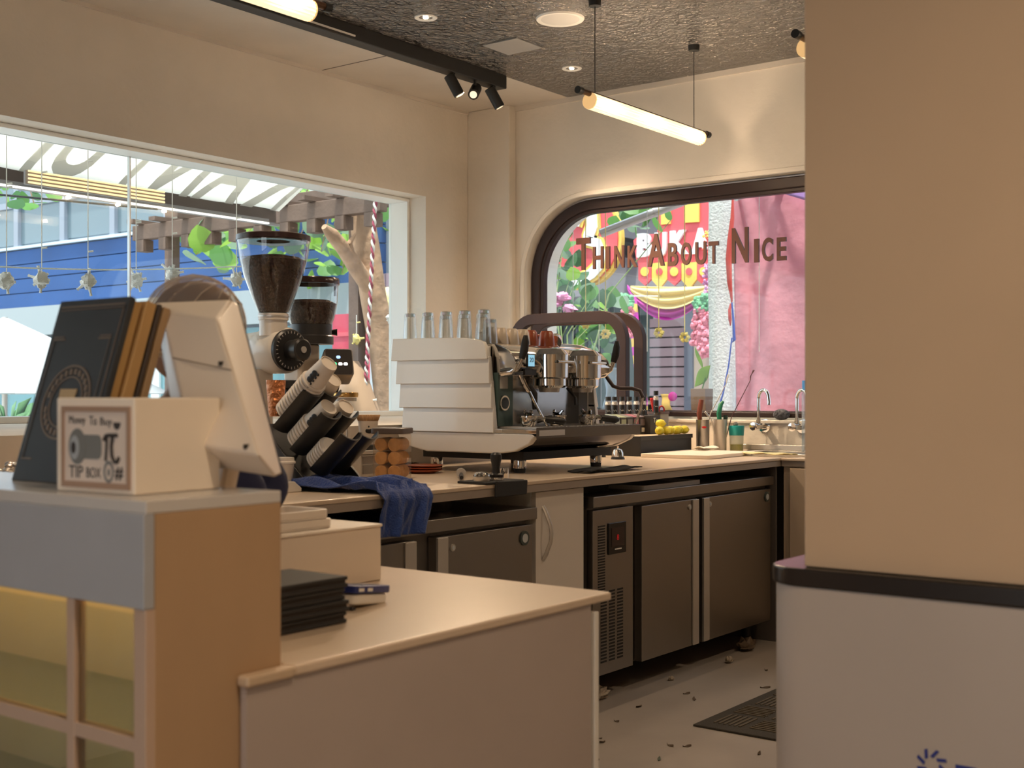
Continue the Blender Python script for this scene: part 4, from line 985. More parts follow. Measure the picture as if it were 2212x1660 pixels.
# ------------------------------------------------------------------ bell, tray, lemons, jars and tools
t = thing('service_bell', 'small chrome service bell on the counter behind the machine', 'bell', (5.06,3.20,WT+.0005))
B().lathe([(0,0),(.034,0),(.030,.012),(0,.012)],24).build('base', BLACK, t)
B().lathe([(0,.053),(.006,.052),(.02,.046),(.028,.03),(.030,.0125),(0,.0125)],24).build('dome', CHROME, t)
B().lathe([(0,.053),(.004,.053),(.005,.062),(0,.063)],12).build('plunger', CHROME, t)
t = thing('black_organiser', 'shallow black organiser box carrying lemons and tea cartons', 'box', (5.35,3.25,WT+.0005))
B().plate([(0,0),(.52,0),(.52,.25),(0,.25)], [[(.008,.008),(.512,.008),(.512,.242),(.008,.242)]], 'z', .0,.100).box(.008,.512,.008,.242,.0,.095).build('box', RUBBER, t, bevel=.002)
B().box(-.004,.524,-.005,0,.080,.101).build('front_lip', BLACK, t)
B().box(.008,.512,.008,.242,.0955,.1005).build('liner', mat('liner_tan', (.50,.40,.29), .7), t)
OZ = WT+.1015
LEM = mat('lemon', (.66,.55,.03), .45, bump=.25, bscale=120)
LP = [(5.595,3.285,0),(5.650,3.275,0),(5.705,3.285,0),(5.760,3.282,0),(5.805,3.290,0),(5.675,3.325,0),(5.632,3.300,.036),(5.845,3.280,0)]
LN = ['lemon nearest the espresso machine','second lemon from the machine','third lemon in the front of the heap','fourth lemon in the front of the heap','lemon near the steel cups','lemon hidden behind the others','lemon lying on top of the heap','small lemon at the end of the heap']
for k, (x, y, z) in enumerate(LP):
    o = B().ell((0,0,.022),.027,.022,.022,16,12).ell((.026,0,.022),.006,.005,.005,8,6).build('lemon', LEM)
    tag(o, LN[k], 'lemon', 'lemons on the organiser', (x,y,OZ+z), R(47*k))
CARTN = ['grey-green tea carton first in the row behind the lemons','olive tea carton second in the row','black tea carton in the middle of the row','wine-red tea carton fourth in the row','dark tea carton fifth in the row']
CARTC = [(.34,.40,.38),(.28,.31,.20),(.16,.15,.14),(.30,.09,.12),(.18,.13,.13)]
for k in range(5):
    t = thing('tea_carton', CARTN[k], 'carton', (5.375+.062*k,3.42,OZ), 0, 'tea cartons behind the lemons')
    B().box(0,.056,0,.06,0,.088).build('carton', mat('carton_dark', (.035,.03,.028), .5), t, bevel=.001)
    B().prism([(0,.088),(.06,.088),(.06,.106),(.0,.092)],'x',0.001,.055).build('flap', mat('carton_flap%d' % k, CARTC[k], .5), t)
    B().box(.006,.05,-.001,0,.046,.080).build('colour_label', mat('carton_flap%d' % k), t)
    B().box(.018,.046,-.0012,0,.012,.034).build('pale_label', mat('label_pale', (.68,.62,.55), .6), t)
t = thing('tea_carton', 'wide black carton with white script at the end of the row', 'carton', (5.672,3.385,OZ), 0, 'tea cartons behind the lemons')
B().box(0,.10,0,.07,0,.098).build('carton', mat('carton_dark'), t, bevel=.001)
letters(B(), 'Tea', (.03,-.001,.06),(1,0,0),(0,0,1),.06,.025,.001).build('script', WHITE, t, smooth=False)
B().box(.055,.085,-.0012,0,.025,.043).build('pale_label', mat('label_pale'), t)
# syrup jars along the ledge
JG = glass('jar_glass', (.92,.92,.90), 1.5, gain=1.6, base=.03)
def sjar(x, y, z, lab, h=.118, r=.0165, fill=(.20,.15,.11), lb=True):
    t = thing('spice_jar', lab, 'jar', (x,y,z), R(-53), 'spice jars by the window')
    B().lathe([(0,0),(r,0),(r,h*.70),(r*.8,h*.78),(r*.8,h*.82)],18).build('glass_wall', JG, t)
    B().lathe([(0,.001),(r*.92,.001),(r*.92,h*.62),(0,h*.62)],16).build('contents', mat('spice_%d' % int(fill[0]*100), fill, .8, bump=.5, bscale=200), t)
    if lb:
        B().lathe([(r*1.01,h*.10),(r*1.03,h*.10),(r*1.03,h*.60),(r*1.01,h*.60)],18,closed=True).build('black_label', BLACK, t)
        b = B(); b.tube([(r*1.04*math.sin(a), -r*1.04*math.cos(a), h*.36+.004*math.sin(9*a)) for a in [(-.6+.1*i) for i in range(13)]], .0008, 4)
        b.build('script', WHITE, t)
    B().lathe([(r*1.01,h*.63),(r*1.01,h*.70),(r*.82,h*.78),(r*.80,h*.78)],18).build('pale_shoulder', mat('shoulder_pale', (.60,.56,.52), .5, var=.5, vscale=160), t)
    B().lathe([(0,h*.82),(r*.95,h*.82),(r*.95,h),(0,h)],18).build('lid', BLACK, t)
LEDZ = 1.0805
NM = ['spice jar with black label first from the machine','second black-labelled spice jar from the machine','third black-labelled spice jar from the machine','fourth black-labelled spice jar from the machine','fifth black-labelled spice jar, beside the small jars']
for k in range(5): sjar(5.80+.075*k, 3.640, LEDZ, NM[k])
sjar(5.66, 3.640, LEDZ, 'spice jar with an amber shoulder nearest the machine', fill=(.35,.20,.03))
sjar(5.725, 3.640, LEDZ, 'amber spice jar beside the steam wand', fill=(.36,.21,.03))
sjar(5.74, 3.475, OZ, 'small black-lidded jar above the lemons', h=.10, r=.013)
sjar(5.755, 3.40, OZ+.0985, 'small round-labelled jar beside the red tongs', h=.13, r=.014)
t = thing('oil_bottle', 'squat bottle of amber syrup beside the steam wand', 'bottle', (5.20,3.40,WT+.0005))
B().lathe([(0,0),(.034,0),(.034,.03),(.026,.07),(.022,.12),(.022,.16),(.018,.165)],20).build('glass_wall', JG, t)
B().lathe([(0,.031),(.0335,.031),(.0255,.07),(.0215,.115),(0,.115)],20).build('amber_syrup', mat('amber', (.72,.36,.02), .25), t)
B().lathe([(0,.0),(.0345,.0),(.0345,.03),(0,.03)],20).build('dark_base', BLACK, t)
B().lathe([(0,.166),(.020,.166),(.020,.19),(0,.19)],18).build('cap', BLACK, t)
# clear tray carrying small glass dishes above the cartons
t = thing('grey_tub', 'grey ribbed tub holding red tongs beside the lemons', 'tub', (5.815,3.415,OZ))
B().plate(rrect(-.04,.055,-.03,.05,.012,3), [rrect(-.036,.051,-.026,.046,.010,3)],'z',.003,.105).prism(rrect(-.04,.055,-.03,.05,.012,3),'z',0,.003).build('wall', mat('tub_grey', (.33,.31,.29), .5), t)
B().plate(rrect(-.044,.059,-.034,.054,.014,3), [rrect(-.036,.051,-.026,.046,.010,3)],'z',.105,.118).build('rim', mat('tub_rim', (.12,.08,.075), .5), t)
RED = mat('red_plastic', (.62,.02,.02), .35)
t = thing('red_tongs', 'bright red plastic tongs leaning in the grey tub', 'tongs', (5.815,3.415,OZ+.004))
B().tube([(-.01,.01,0),(-.02,.02,.10),(-.035,.03,.185)], [.008,.012,.015], 8, flat=.5).build('arm', RED, t)
B().tube([(.0,.0,0),(.005,.01,.10),(-.02,.03,.185)], [.008,.012,.013], 8, flat=.5).build('arm', RED, t)
for k, (x, lab) in enumerate(((.015,'red-handled scissors in the grey tub'),)):
    t = thing('scissors', lab, 'scissors', (5.825,3.425,OZ+.004), R(-50))
    B().box(-.006,.006,-.001,.001,0,.10).build('blade', STEEL, t)
    for s in (-1,1): B().tube([(s*.016+.014*math.cos(a), 0, .122+.02*math.sin(a)) for a in [2*math.pi*i/14 for i in range(15)]], .0045, 6, cap=False).build('handle_loop', mat('red_dark', (.45,.03,.025), .3), t)
for k, (px, lab, x, y) in enumerate(((1517,'steel utensil cup with a red oval sticker',5.93,3.215),(1541,'plain steel utensil cup beside the teal tub',6.03,3.165))):
    t = thing('utensil_cup', lab, 'cup', (x,y,WT+.0005), 0, 'steel utensil cups')
    B().lathe([(0,0),(.034,0),(.035,.006),(.036,.172),(.0375,.176),(.034,.176),(.033,.008),(0,.006)],32).build('wall', STEELL if k else STEEL, t)
    if k == 0: B().ell((0,0,0),.013,.002,.006,14,8,Matrix.Translation((-.028,-.0235,.135)) @ Matrix.Rotation(R(-50),4,'Z')).build('red_sticker', RED, t)
def tool(name, lab, cat, loc, path, rad, m, extra=None):
    t = thing(name, lab, cat, loc); B().tube(path, rad, 8).build('shaft', m, t)
    return t
GRNP = mat('green_plastic', (.02,.20,.11), .4); BRW = mat('brown_wood', (.20,.05,.028), .5)
a0 = Vector((5.93,3.215,WT+.008)); b0 = Vector((6.03,3.165,WT+.008))
t = tool('wooden_spatula', 'brown wooden-handled spatula in the stickered steel cup', 'spatula', a0, [(0.005,0,0),(-.01,.01,.16)], [.004,.004], STEELL)
B().tube([(-.01,.01,.15),(-.018,.012,.20),(-.015,.0,.275)], [.010,.014,.013], 10).build('handle', BRW, t)
t = tool('bar_fork', 'long thin steel fork leaning out of the stickered cup', 'fork', a0, [(.01,.012,.0),(.03,-.03,.20),(.075,-.10,.36)], [.003,.003,.0022], STEELL)
for k in range(3): B().tube([(.075,-.10,.36),(.076+.004*k,-.105+.006*k,.375),(.082+.006*k,-.114+.008*k,.41)], .0016, 5).build('tine', STEELL, t)
t = tool('silver_whisk', 'steel bar spoon resting in the plain steel cup', 'spoon', b0, [(-.008,0,0),(-.045,.03,.17),(-.075,.05,.21)], [.004,.005,.006], STEELL)
t = tool('green_peeler', 'green-handled peeler standing in the plain steel cup', 'peeler', b0, [(0,0,0),(.0,0,.15)], [.004,.004], STEELL)
B().tube([(.0,.0,.14),(-.006,.004,.20),(.002,-.004,.25),(.012,-.012,.265)], [.011,.013,.012,.008], 10).build('handle', GRNP, t)
t = tool('dark_green_brush', 'dark green brush leaning at the edge of the plain cup', 'brush', b0, [(.012,-.01,0),(.028,-.02,.19)], [.005,.013], mat('green_dark', (.015,.05,.035), .5))
t = tool('red_fork', 'long dark red skewer fork leaning towards the tap', 'fork', b0, [(.008,-.012,0),(.045,-.045,.18),(.12,-.12,.38)], [.003,.0026,.002], mat('fork_dark', (.09,.03,.035), .4))
for k in range(3): B().tube([(.12,-.12,.38),(.122+.005*k,-.122+.005*k-.004*(k-1),.40),(.135+.004*k,-.137+.006*k,.435)], .002, 5).build('tine', mat('fork_dark'), t)
t = thing('teal_tub', 'clear tub with teal lid and yellow-green liquid by the sink', 'tub', (6.085,3.095,WT+.0005))
B().lathe([(0,0),(.036,0),(.040,.135),(.038,.135),(.0345,.003),(0,.003)],28).build('wall', glass('tub_clear', (.93,.95,.93), 1.4, gain=1, film=.22), t)
B().lathe([(0,.0035),(.0345,.0035),(.0355,.042),(0,.042)],26).build('liquid', mat('yellow_green', (.50,.46,.03), .3), t)
B().lathe([(0,.09),(.0395,.09),(.0425,.135),(.041,.142),(0,.142)],28).build('teal_band', mat('teal_plastic', (.02,.36,.36), .35), t)
sp = B().ell((-.01,0,.15),.018,.014,.012,10,8).build('scourer', mat('scour', (.30,.28,.24), .9, bump=1, bscale=90), t)
# cutting board, cloths
tag(B().prism(rrect(-.275,.275,-.19,.19,.02,4),'z',0,.018).build('cutting_board', mat('board_cream', (.80,.70,.58), .5), bevel=.003), 'thick cream cutting board near the edge of the counter', 'cutting board', loc=(5.575,3.045,WT+.0005), rz=R(3))
tag(B().grid(lambda u,v: (5.74+.17*u, 3.10+.07*v+.012*math.sin(7*u), WT+.0245+.010*math.sin(8*u+3*v)*math.sin(3.1*v)+.006), 18, 8).build('paper_napkin', mat('napkin', (.80,.72,.62), .9), solid=.003), 'crumpled white napkin on the far corner of the cutting board', 'napkin')
tag(B().grid(lambda u,v: (5.70+.07*v, 2.60+.27*u, WT+.016+.004*math.sin(13*u+4*v)), 20, 6).build('yellow_cloth', mat('cloth_yellow', (.72,.64,.36), .95), solid=.003), 'thin pale yellow cloth spread beside the sink', 'cloth')
# taps
def tap(y, lab):
    t = thing('wall_tap', lab, 'tap', (6.2,y,1.04), 0, 'wall taps over the sink')
    B().lathe([(0,0),(.038,0),(.035,.008),(0,.012)],24,M=Matrix.Rotation(R(-90),4,'Y')).build('flange', CHROME, t)
    B().cyl((-.008,0,0),(-.115,0,0),.017,n=18).build('valve_body', CHROME, t)
    B().lathe([(0,0),(.021,0),(.022,.024),(0,.026)],18,M=Matrix.Translation((-.115,0,0)) @ Matrix.Rotation(R(-90),4,'Y')).build('knob', CHROME, t)
    pts = [(-.075,0,.012),(-.075,0,.06),(-.075,0,.15)]
    for i in range(9):
        a = R(180-20*i); pts.append((-.075-.012*(1+math.cos(a)), -.035-.035*math.cos(a)*1.0, .15+.045*math.sin(a)))
    pts += [(-.098,-.072,.13),(-.1,-.072,.115)]
    B().tube(pts, .0095, 12).build('gooseneck', CHROME, t)
    B().cyl((-.075,0,.0),(-.075,0,.035),.014,n=16).build('collar', CHROME, t)
tap(2.985, 'chrome gooseneck wall tap nearer the corner')
tap(2.765, 'chrome wall tap partly hidden by the tan pillar')
t = tag(B().ell((0,0,.030),.026,.048,.030,18,12).build('scouring_pad', mat('pad_grey', (.10,.10,.115), .95, bump=1.5, bscale=45, var=.4, vscale=60)), 'dark grey scouring pad on the window frame behind the tap', 'pad', loc=(6.226,2.90,1.0725))
# soap bottle with blue top behind the second tap
t = thing('soap_bottle', 'clear soap bottle with a blue top by the tan pillar', 'bottle', (6.12,2.71,WT+.0125))
B().lathe([(0,0),(.024,0),(.024,.30),(.018,.315)],20).build('wall', glass('soap_clear', (.8,.88,.95), 1.4, film=.2), t)
B().lathe([(0,.316),(.022,.316),(.022,.37),(0,.372)],20).build('blue_cap', mat('cap_blue', (.04,.22,.55), .4), t)
# things on top of the fridges
tag(B().plate(rrect(0,.50,0,.26,.02,3),[rrect(.01,.49,.01,.25,.015,3)],'z',.004,.018).prism(rrect(0,.5,0,.26,.02,3),'z',0,.004).build('white_tray', mat('tray_cool', (.74,.74,.76), .4)), 'long white tray on top of the louvred steel fridge', 'tray', loc=(4.45,2.69,.8125))
tag(B().plate(rrect(0,.22,0,.2,.02,3),[rrect(.01,.21,.01,.19,.015,3)],'z',.004,.026).prism(rrect(0,.22,0,.2,.02,3),'z',0,.004).build('black_tray', RUBBER), 'black tray on the louvred fridge beside the white cupboard', 'tray', loc=(4.12,2.78,.8125))
tag(B().plate(rrect(0,.26,0,.2,.02,3),[rrect(.01,.25,.01,.19,.015,3)],'z',.004,.03).prism(rrect(0,.26,0,.2,.02,3),'z',0,.004).build('grey_tray', mat('tray_dark', (.09,.085,.08), .5)), 'dark grey tray behind the long white tray on the fridge', 'tray', loc=(4.62,2.98,.8125))
tag(B().lathe([(0,0),(.06,0),(.11,.03),(.105,.03),(.058,.005),(0,.005)],30).build('wooden_dish', mat('dish_wood', (.36,.21,.11), .5)), 'shallow brown dish on the fridge beneath the towel', 'dish', loc=(3.12,2.83,.8005))
tag(B().lathe([(0,0),(.04,0),(.05,.048),(.046,.048),(.037,.004),(0,.004)],24).build('glass_bowl', JG), 'faceted glass bowl on the fridge under the counter', 'bowl', loc=(3.33,2.84,.8005))
# stock of wrapped sweets at the far left
o = B()
for k in range(90):
    o.ell((rnd.uniform(-.13,.13), rnd.uniform(-.09,.09), .012+.1*rnd.random()), .016, .010, .008, 8, 6, Matrix.Rotation(rnd.uniform(-.4,.4),4,'X'))
tag(o.build('wrapped_sweets', mat('sweet_wrap', (.62,.58,.54), .18, metal=.7)), 'heap of glossy silver-wrapped sweets behind the slate menu', 'sweets', kind='stuff', loc=(2.02,3.32,WT+.001))
# ------------------------------------------------------------------ brown hoop frames on the ledge
def hoop(x, lab):
    y0, y1, z0, z1, r = 3.70, 4.52, 1.0805, 1.685, .17
    def path(off):
        pts = [(y0+off,z0)]
        for i in range(9):
            a = R(180-90*i/8); pts.append((y0+r+(r-off)*math.cos(a), z1-r+(r-off)*math.sin(a)))
        for i in range(9):
            a = R(90-90*i/8); pts.append((y1-r+(r-off)*math.cos(a), z1-r+(r-off)*math.sin(a)))
        return pts + [(y1-off,z0)]
    o = path(0); i_ = path(.062)
    b = B().prism(o + i_[::-1], 'x', x-.022, x+.022)
    tag(b.build('hoop_frame', BROWN, bevel=.003), lab, 'frame', 'brown hoops behind the machine')
hoop(5.955, 'dark brown rounded hoop frame nearer the espresso machine')
hoop(6.14, 'dark brown rounded hoop frame nearer the window')
# ------------------------------------------------------------------ lettering on the window
BRL = mat('sign_brown', (.095,.030,.014), .5)
sg = thing('window_lettering', 'brown raised lettering reading THINK ABOUT NICE on the rounded window', 'lettering', (0,0,0))
LT = [('T',1247,1277,516,585),('H',1283,1305,534,582),('I',1311,1319,533,581),('N',1329,1350,532,580),('K',1358,1379,532,579),('A',1401,1437,507,577),('B',1445,1466,526,576),('O',1473,1495,525,574),('U',1504,1527,524,573),('T',1533,1554,523,571),('N',1583,1618,494,570),('I',1631,1641,517,568),('C',1648,1671,515,566),('E',1680,1700,514,564)]
for ch, a, c, y0, y1 in LT:
    XL = 6.279; p = P(a,y1,X=XL); q = P(c,y1,X=XL); r_ = P(a,y0,X=XL)
    letters(B(), ch, p, (0,-1,0), (0,0,1), (p-q).length, r_.z-p.z, .014, .025 if ch != 'I' else 0).build('letter', BRL, sg, smooth=False)
# ------------------------------------------------------------------ floor things
t = thing('floor_mat', 'dark ribbed floor mat beside the white cabinet', 'mat', (4.02,1.55,0.0005))
B().box(0,1.1,0,.67,0,.008).build('backing', mat('mat_dark', (.055,.048,.04), .9, bump=.4, bscale=200), t, bevel=.003)
MR = mat('mat_rib', (.13,.105,.075), .9)
for i in range(6):
    for j in range(4):
        x0 = .06+.17*i; y0 = .05+.15*j
        for k in range(6):
            if (i+j) % 2: B().box(x0+.003,x0+.145,y0+.012+.02*k,y0+.020+.02*k,.008,.011).build('rib', MR, t)
            else: B().box(x0+.012+.022*k,x0+.020+.022*k,y0+.003,y0+.13,.008,.011).build('rib', MR, t)
LEAFD = mat('dry_leaf', (.10,.07,.045), .8); 
deb = [(1380,1528,'beside the fridge foot'),(1332,1560,'near the counter end'),(1483,1500,'on the open floor'),(1500,1512,'smallest, on the open floor'),(1292,1596,'by the white end panel'),(1301,1605,'close to the white end panel'),(1448,1612,'in front of the mat'),(1484,1614,'curled, in front of the mat'),(1424,1642,'grey-green, near the picture edge'),(1283,1641,'at the foot of the counter'),(1275,1654,'reddish, at the foot of the counter'),(1655,1449,'beside the white cabinet edge'),(1653,1487,'next to the mat and cabinet'),(1640,1630,'faint, below the mat')]
for k, (px, py, w_) in enumerate(deb):
    c = P(px, py, z=.0006); L = .030 if k % 3 else .042
    b = B().grid(lambda u,v: (L*(u-.5), .35*L*(v-.5)*math.sin(math.pi*min(max(u,.04),.96)), .004+.004*math.cos(3*u+2*v)), 8, 5)
    o = b.build('leaf_scrap', LEAFD if k != 8 else mat('leaf_grey', (.12,.15,.12), .8), solid=.001)
    tag(o, 'dry leaf scrap on the floor ' + w_, 'leaf', 'leaf scraps on the floor', c, R(70*k))
PAP = mat('crumpled_paper', (.50,.42,.33), .85, bump=.6, bscale=60)
def crumple(name, lab, c, r, m, seed):
    q = random.Random(seed); b = B().ell((0,0,r*.5), r*1.2, r*.9, r*.55, 12, 8)
    b.v = [tuple(Vector(v)*(1+q.uniform(-.5,.3)) if v[2] > .004 else v) for v in b.v]
    b.v = [(x,y,max(z,.001)) for x,y,z in b.v]
    tag(b.build(name, m, ang=10), lab, 'paper', loc=c)
crumple('crumpled_paper', 'crumpled paper lying under the louvred fridge', P(1300,1512,z=.0005)+Vector((.0,.02,0)), .045, PAP, 3)
crumple('paper_scrap', 'tiny torn paper scrap on the dark floor under the fridge', P(1450,1470,z=.0005), .014, PAP, 5)
crumple('paper_scrap', 'pale paper scrap farther under the fridge', P(1575,1432,z=.0005), .022, PAP, 8)
crumple('plastic_wrap', 'brown crumpled wrapper behind the fridge legs', P(1610,1405,z=.0005), .05, mat('wrap_brown', (.16,.11,.07), .5), 9)
# ================================================================== outside
GZ = -.8
struct(B().box(-25,45,-25,45,GZ-.1,GZ).build('ground', mat('street_paving', (.42,.41,.40), .8, var=.15, vscale=.8)))
# ------------------------------------------------------------------ awning over the long window
AWN = mat('awning_canvas', (.88,.85,.78), .85, var=.04, vscale=2, trl=.55)
aw = thing('awning', 'cream canvas awning with grey show-through letters over the long window', 'awning', (0,0,0))
AY0, AZ0, AY1, AZ1, AX1 = 5.32, 2.98, 6.28, 2.44, 5.66
def can(u, v):
    return (-.5+(AX1+.5)*u, AY0+(AY1-AY0)*v, AZ0+(AZ1-AZ0)*v-.03*math.sin(math.pi*v)+.006*math.sin(60*u)*v)
B().grid(can, 80, 8).build('canvas', AWN, aw, solid=.003, ang=80)
B().box(-.5,AX1+.02,AY1-.005,AY1+.045,AZ1-.085,AZ1+.005).build('front_bar', mat('awning_bar', (.085,.06,.052), .5), aw, bevel=.004)
B().box(-.5,AX1,AY1-.06,AY1-.035,AZ1-.115,AZ1-.10).build('lower_channel', mat('channel_grey', (.30,.29,.30), .5), aw)
sl = (Vector((0,AY1,AZ1))-Vector((0,AY0,AZ0))).normalized()
al = B()
def awl(ch, px0, px1, v0=.38, v1=.985):
    xa = P(px0,400,Y=6.1).x; xb = P(px1,400,Y=6.1).x
    o = Vector((xb, AY0+(AY1-AY0)*v1, AZ0+(AZ1-AZ0)*v1-.016))
    letters(al, ch, o, (-1,0,0), -sl, xb-xa, (v1-v0)*1.10, .002, .02)
for ch, a, c in (('F',36,98),('U',122,212),('T',262,330),('N',352,440),('A',448,540),('R',556,640)): awl(ch, a, c)
AL = mat('awning_letter', (.66,.65,.62), .9, trl=.5)
al.build('show_through_letter', AL, aw, smooth=False)
# lamps under the awning
t = thing('awning_tube_light', 'warm ribbed tube light under the awning outside', 'lamp', (4.19,6.08,2.375))
for k in range(4): B().cyl((-.44,.0,-.02*k+.03),(.44,.0,-.02*k+.03),.0055,n=8).build('glow_rib', mat('warm_rib', (1,.8,.5), .4, emit=(1,.66,.32), es=.55), t)
B().box(-.45,.45,.012,.03,-.04,.035).build('housing', mat('lamp_grey', (.25,.24,.25), .5), t)
t = thing('led_strip', 'thin white light strip running under the awning edge', 'lamp', (0,0,0))
B().box(1.5,5.55,6.20,6.215,2.328,2.338).build('diffuser', mat('led_white', (1,.95,.9), .4, emit=(1,.93,.86), es=1.0), t)
B().box(1.5,5.55,6.20,6.215,2.339,2.36).build('channel', mat('lamp_grey'), t)
# ------------------------------------------------------------------ hanging strings with crocheted stars
STR = mat('white_string', (.80,.80,.78), .8); ORN = mat('crochet_white', (.85,.84,.80), .9, bump=.6, bscale=200)
def star(px, py, Y, lab, seed, grp='crocheted ornaments in the long window', m=ORN, top=2.521, r=.052, spikes=7):
    c = P(px, py, Y=Y); q = random.Random(seed)
    t = thing('crochet_ornament', lab, 'ornament', c, 0, grp)
    b = B().ell((0,0,0), r*.62, r*.5, r*.62, 12, 8)
    b.v = [tuple(Vector(v)*(1.15+q.uniform(-.3,.3))) for v in b.v]; b.build('knot', m, t); spikes += q.choice((-2,-1,0,1))
    for k in range(spikes):
        a = 2*math.pi*k/spikes+q.uniform(-.2,.2); d = Vector((.604*math.cos(a), -.797*math.cos(a), math.sin(a)))
        l_ = q.uniform(.65,1.35); B().tube([d*r*.45, d*r*.95*l_, d*r*1.12*l_], [.010,.006,.008], 6).build('spike', m, t)
    B().cyl((0,0,r*.5),(0,0,top-c.z),.0028,n=5).build('string', STR, t)
    for k in range(2):
        zz = q.uniform(.15,top-c.z-.08); B().cyl((0,0,zz),(.018,-.02,zz+.004),.005,n=6).build('bulb', m, t)
for k, (px, py, lab) in enumerate(((14,607,'crocheted star ornament cut by the picture edge'),(90,605,'spiky crocheted ornament second from the picture edge'),(190,608,'triangular crocheted ornament left of the glass joint'),(294,606,'crocheted ornament just right of the glass joint'),(511,604,'crocheted ornament close to the big hopper'),(372,592,'crocheted ornament partly hidden by the hairnet'))):
    star(px, py, 5.62, lab, k)
cb_ = B().tube([P(px, 574+9*math.sin(math.pi*(px+60)/620), Y=5.60) for px in range(-60,561,31)], .004, 6)
tag(cb_.build('white_cable', mat('cable_white', (.72,.80,.84), .6)), 'thin white cable strung across the long window', 'cable')
cb_ = B().tube([P(px, 421+.092*px+0*px, Y=5.95) for px in range(-60,380,40)], .006, 6)
tag(cb_.build('dark_cable', mat('cable_dark', (.10,.12,.14), .6)), 'dark cable below the awning lights', 'cable')
# ------------------------------------------------------------------ blue building across the street (front runs along Y)
bb = thing('blue_building', 'grey and blue building with wide upper windows across the street', 'building', (0,0,0))
BX = 9.2
B().box(BX+.05,BX+3,8.4,26,GZ,9).build('wall', mat('bldg_grey', (.34,.37,.42), .8), bb)
BLU = [mat('siding_blue', (.016,.072,.235), .7, var=.12, vscale=1.2), mat('siding_blue2', (.014,.066,.215), .7, var=.12, vscale=1.5)]
z = 2.36
for k in range(4):
    B().box(BX-.02,BX+.05,8.6,26,z+.19*k,z+.19*k+.178).build('siding_plank', BLU[k%2], bb)
B().box(BX-.06,BX+.05,8.6,26,3.125,3.16).build('drip_edge', mat('edge_pale', (.50,.62,.74), .5), bb)
PAN = mat('bldg_pane', (.13,.18,.21), .15, spec=.8); MUL = mat('mullion_grey', (.26,.29,.35), .6)
ys = [12.0,13.05,14.1,15.15,16.2,17.25,18.3,19.35,20.4]
for z0, z1 in ((3.19,3.68),(3.76,4.30),(4.38,4.95),(5.05,5.7)):
    for a, c in zip(ys, ys[1:]): B().box(BX+.01,BX+.05,a+.05,c-.05,z0,z1).build('pane', PAN, bb)
for y in ys: B().box(BX-.04,BX+.05,y-.05,y+.05,3.16,6).build('mullion', MUL, bb)
for zz in (3.72,4.34,5.0): B().box(BX-.03,BX+.05,12,20.4,zz-.04,zz+.04).build('transom', MUL, bb)
B().box(BX-.02,BX+.05,8.6,12,3.16,6).build('pale_wall', mat('bldg_pale', (.60,.60,.66), .8), bb)
B().box(BX-.10,BX+.05,8.6,26,1.98,2.35).build('grey_band', mat('band_grey', (.30,.34,.36), .7), bb)
TEAL = mat('shop_teal', (.09,.22,.25), .2, spec=.7)
for k in range(7):
    B().box(BX+.0,BX+.05,8.7+1.2*k,9.75+1.2*k,-.6,1.95).build('shop_pane', TEAL, bb)
    B().box(BX-.03,BX+.05,9.75+1.2*k,9.9+1.2*k,GZ,1.98).build('shop_post', mat('post_white', (.62,.66,.68), .6), bb)
t = thing('shop_board', 'white shop board with a blue line of print beside the umbrella', 'sign', (9.05,15.9,1.35))
B().box(0,.04,-.6,.6,0,.62).build('board', WHITE, t)
letters(B(), 'minut', (-.002,.45,.30), (0,-1,0), (0,0,1), .75,.16,.004,.01).build('print', mat('sign_blue', (.04,.08,.35), .5), t, smooth=False)
# white market umbrella and the terrace below it
um = thing('market_umbrella', 'white market umbrella on the terrace outside', 'umbrella', (6.3,10.6,GZ))
pk = 2.72
n = 8; vs = [(0,0,pk)] + [(1.5*math.cos(2*math.pi*i/n+.3), 1.5*math.sin(2*math.pi*i/n+.3), 2.02) for i in range(n)]
for i in range(n):
    B().add([vs[0],vs[1+i],vs[1+(i+1)%n]],[(0,1,2)]).build('canopy_panel', mat('umbrella_white', (.58,.61,.64), .8), um, solid=.01)
B().cyl((0,0,0),(0,0,pk),.025).build('pole', STEELL, um)
t = thing('spiky_plant', 'spiky green plant beside the shop front on the terrace', 'plant', P(20,893,t=9.6)+Vector((0,0,-.2)))
GRN1 = mat('blade_green', (.10,.22,.10), .6)
for k in range(16):
    a = rnd.uniform(0,6.28); l = rnd.uniform(.25,.5); d = Vector((math.cos(a),math.sin(a),0))
    B().add([(0,.012,0),(0,-.012,0),tuple(d*l*.4+Vector((0,0,l*.6))),tuple(d*l+Vector((0,0,l*.7)))],[(0,1,2),(0,2,3)]).build('blade', GRN1, t, solid=.003)
# ------------------------------------------------------------------ pergola and tree right of the long window
PG = mat('pergola_timber', (.135,.085,.062), .75, var=.2, vscale=4, bump=.2, bscale=30)
pg = thing('pergola', 'dark timber pergola of crossed beams by the tree', 'pergola', (0,0,0))
for x, z in ((6.45,2.50),(6.78,2.66)):
    B().box(x-.04,x+.04,6.02,8.85,z,z+.125).build('beam', PG, pg, bevel=.006)
for k in range(10):
    y = 6.12+.29*k
    B().box(6.3,6.95,y-.04,y+.04,2.626,2.658).build('cross_batten', PG, pg)
    B().box(6.40,6.50,y-.045,y+.045,2.40,2.498).build('hanging_block', PG, pg)
for y in (6.6,8.8): B().box(6.74,6.82,y-.05,y+.05,GZ,2.658).build('post', PG, pg)
BARK = mat('pale_bark', (.40,.25,.155), .85, var=.25, vscale=9, bump=.5, bscale=18)
LEAFM = [mat('leaf_bright', (.26,.46,.075), .5, trl=.45), mat('leaf_mid', (.12,.28,.075), .5, trl=.45), mat('leaf_dark', (.06,.15,.06), .5, trl=.45), mat('leaf_greygreen', (.16,.25,.17), .5, trl=.45)]
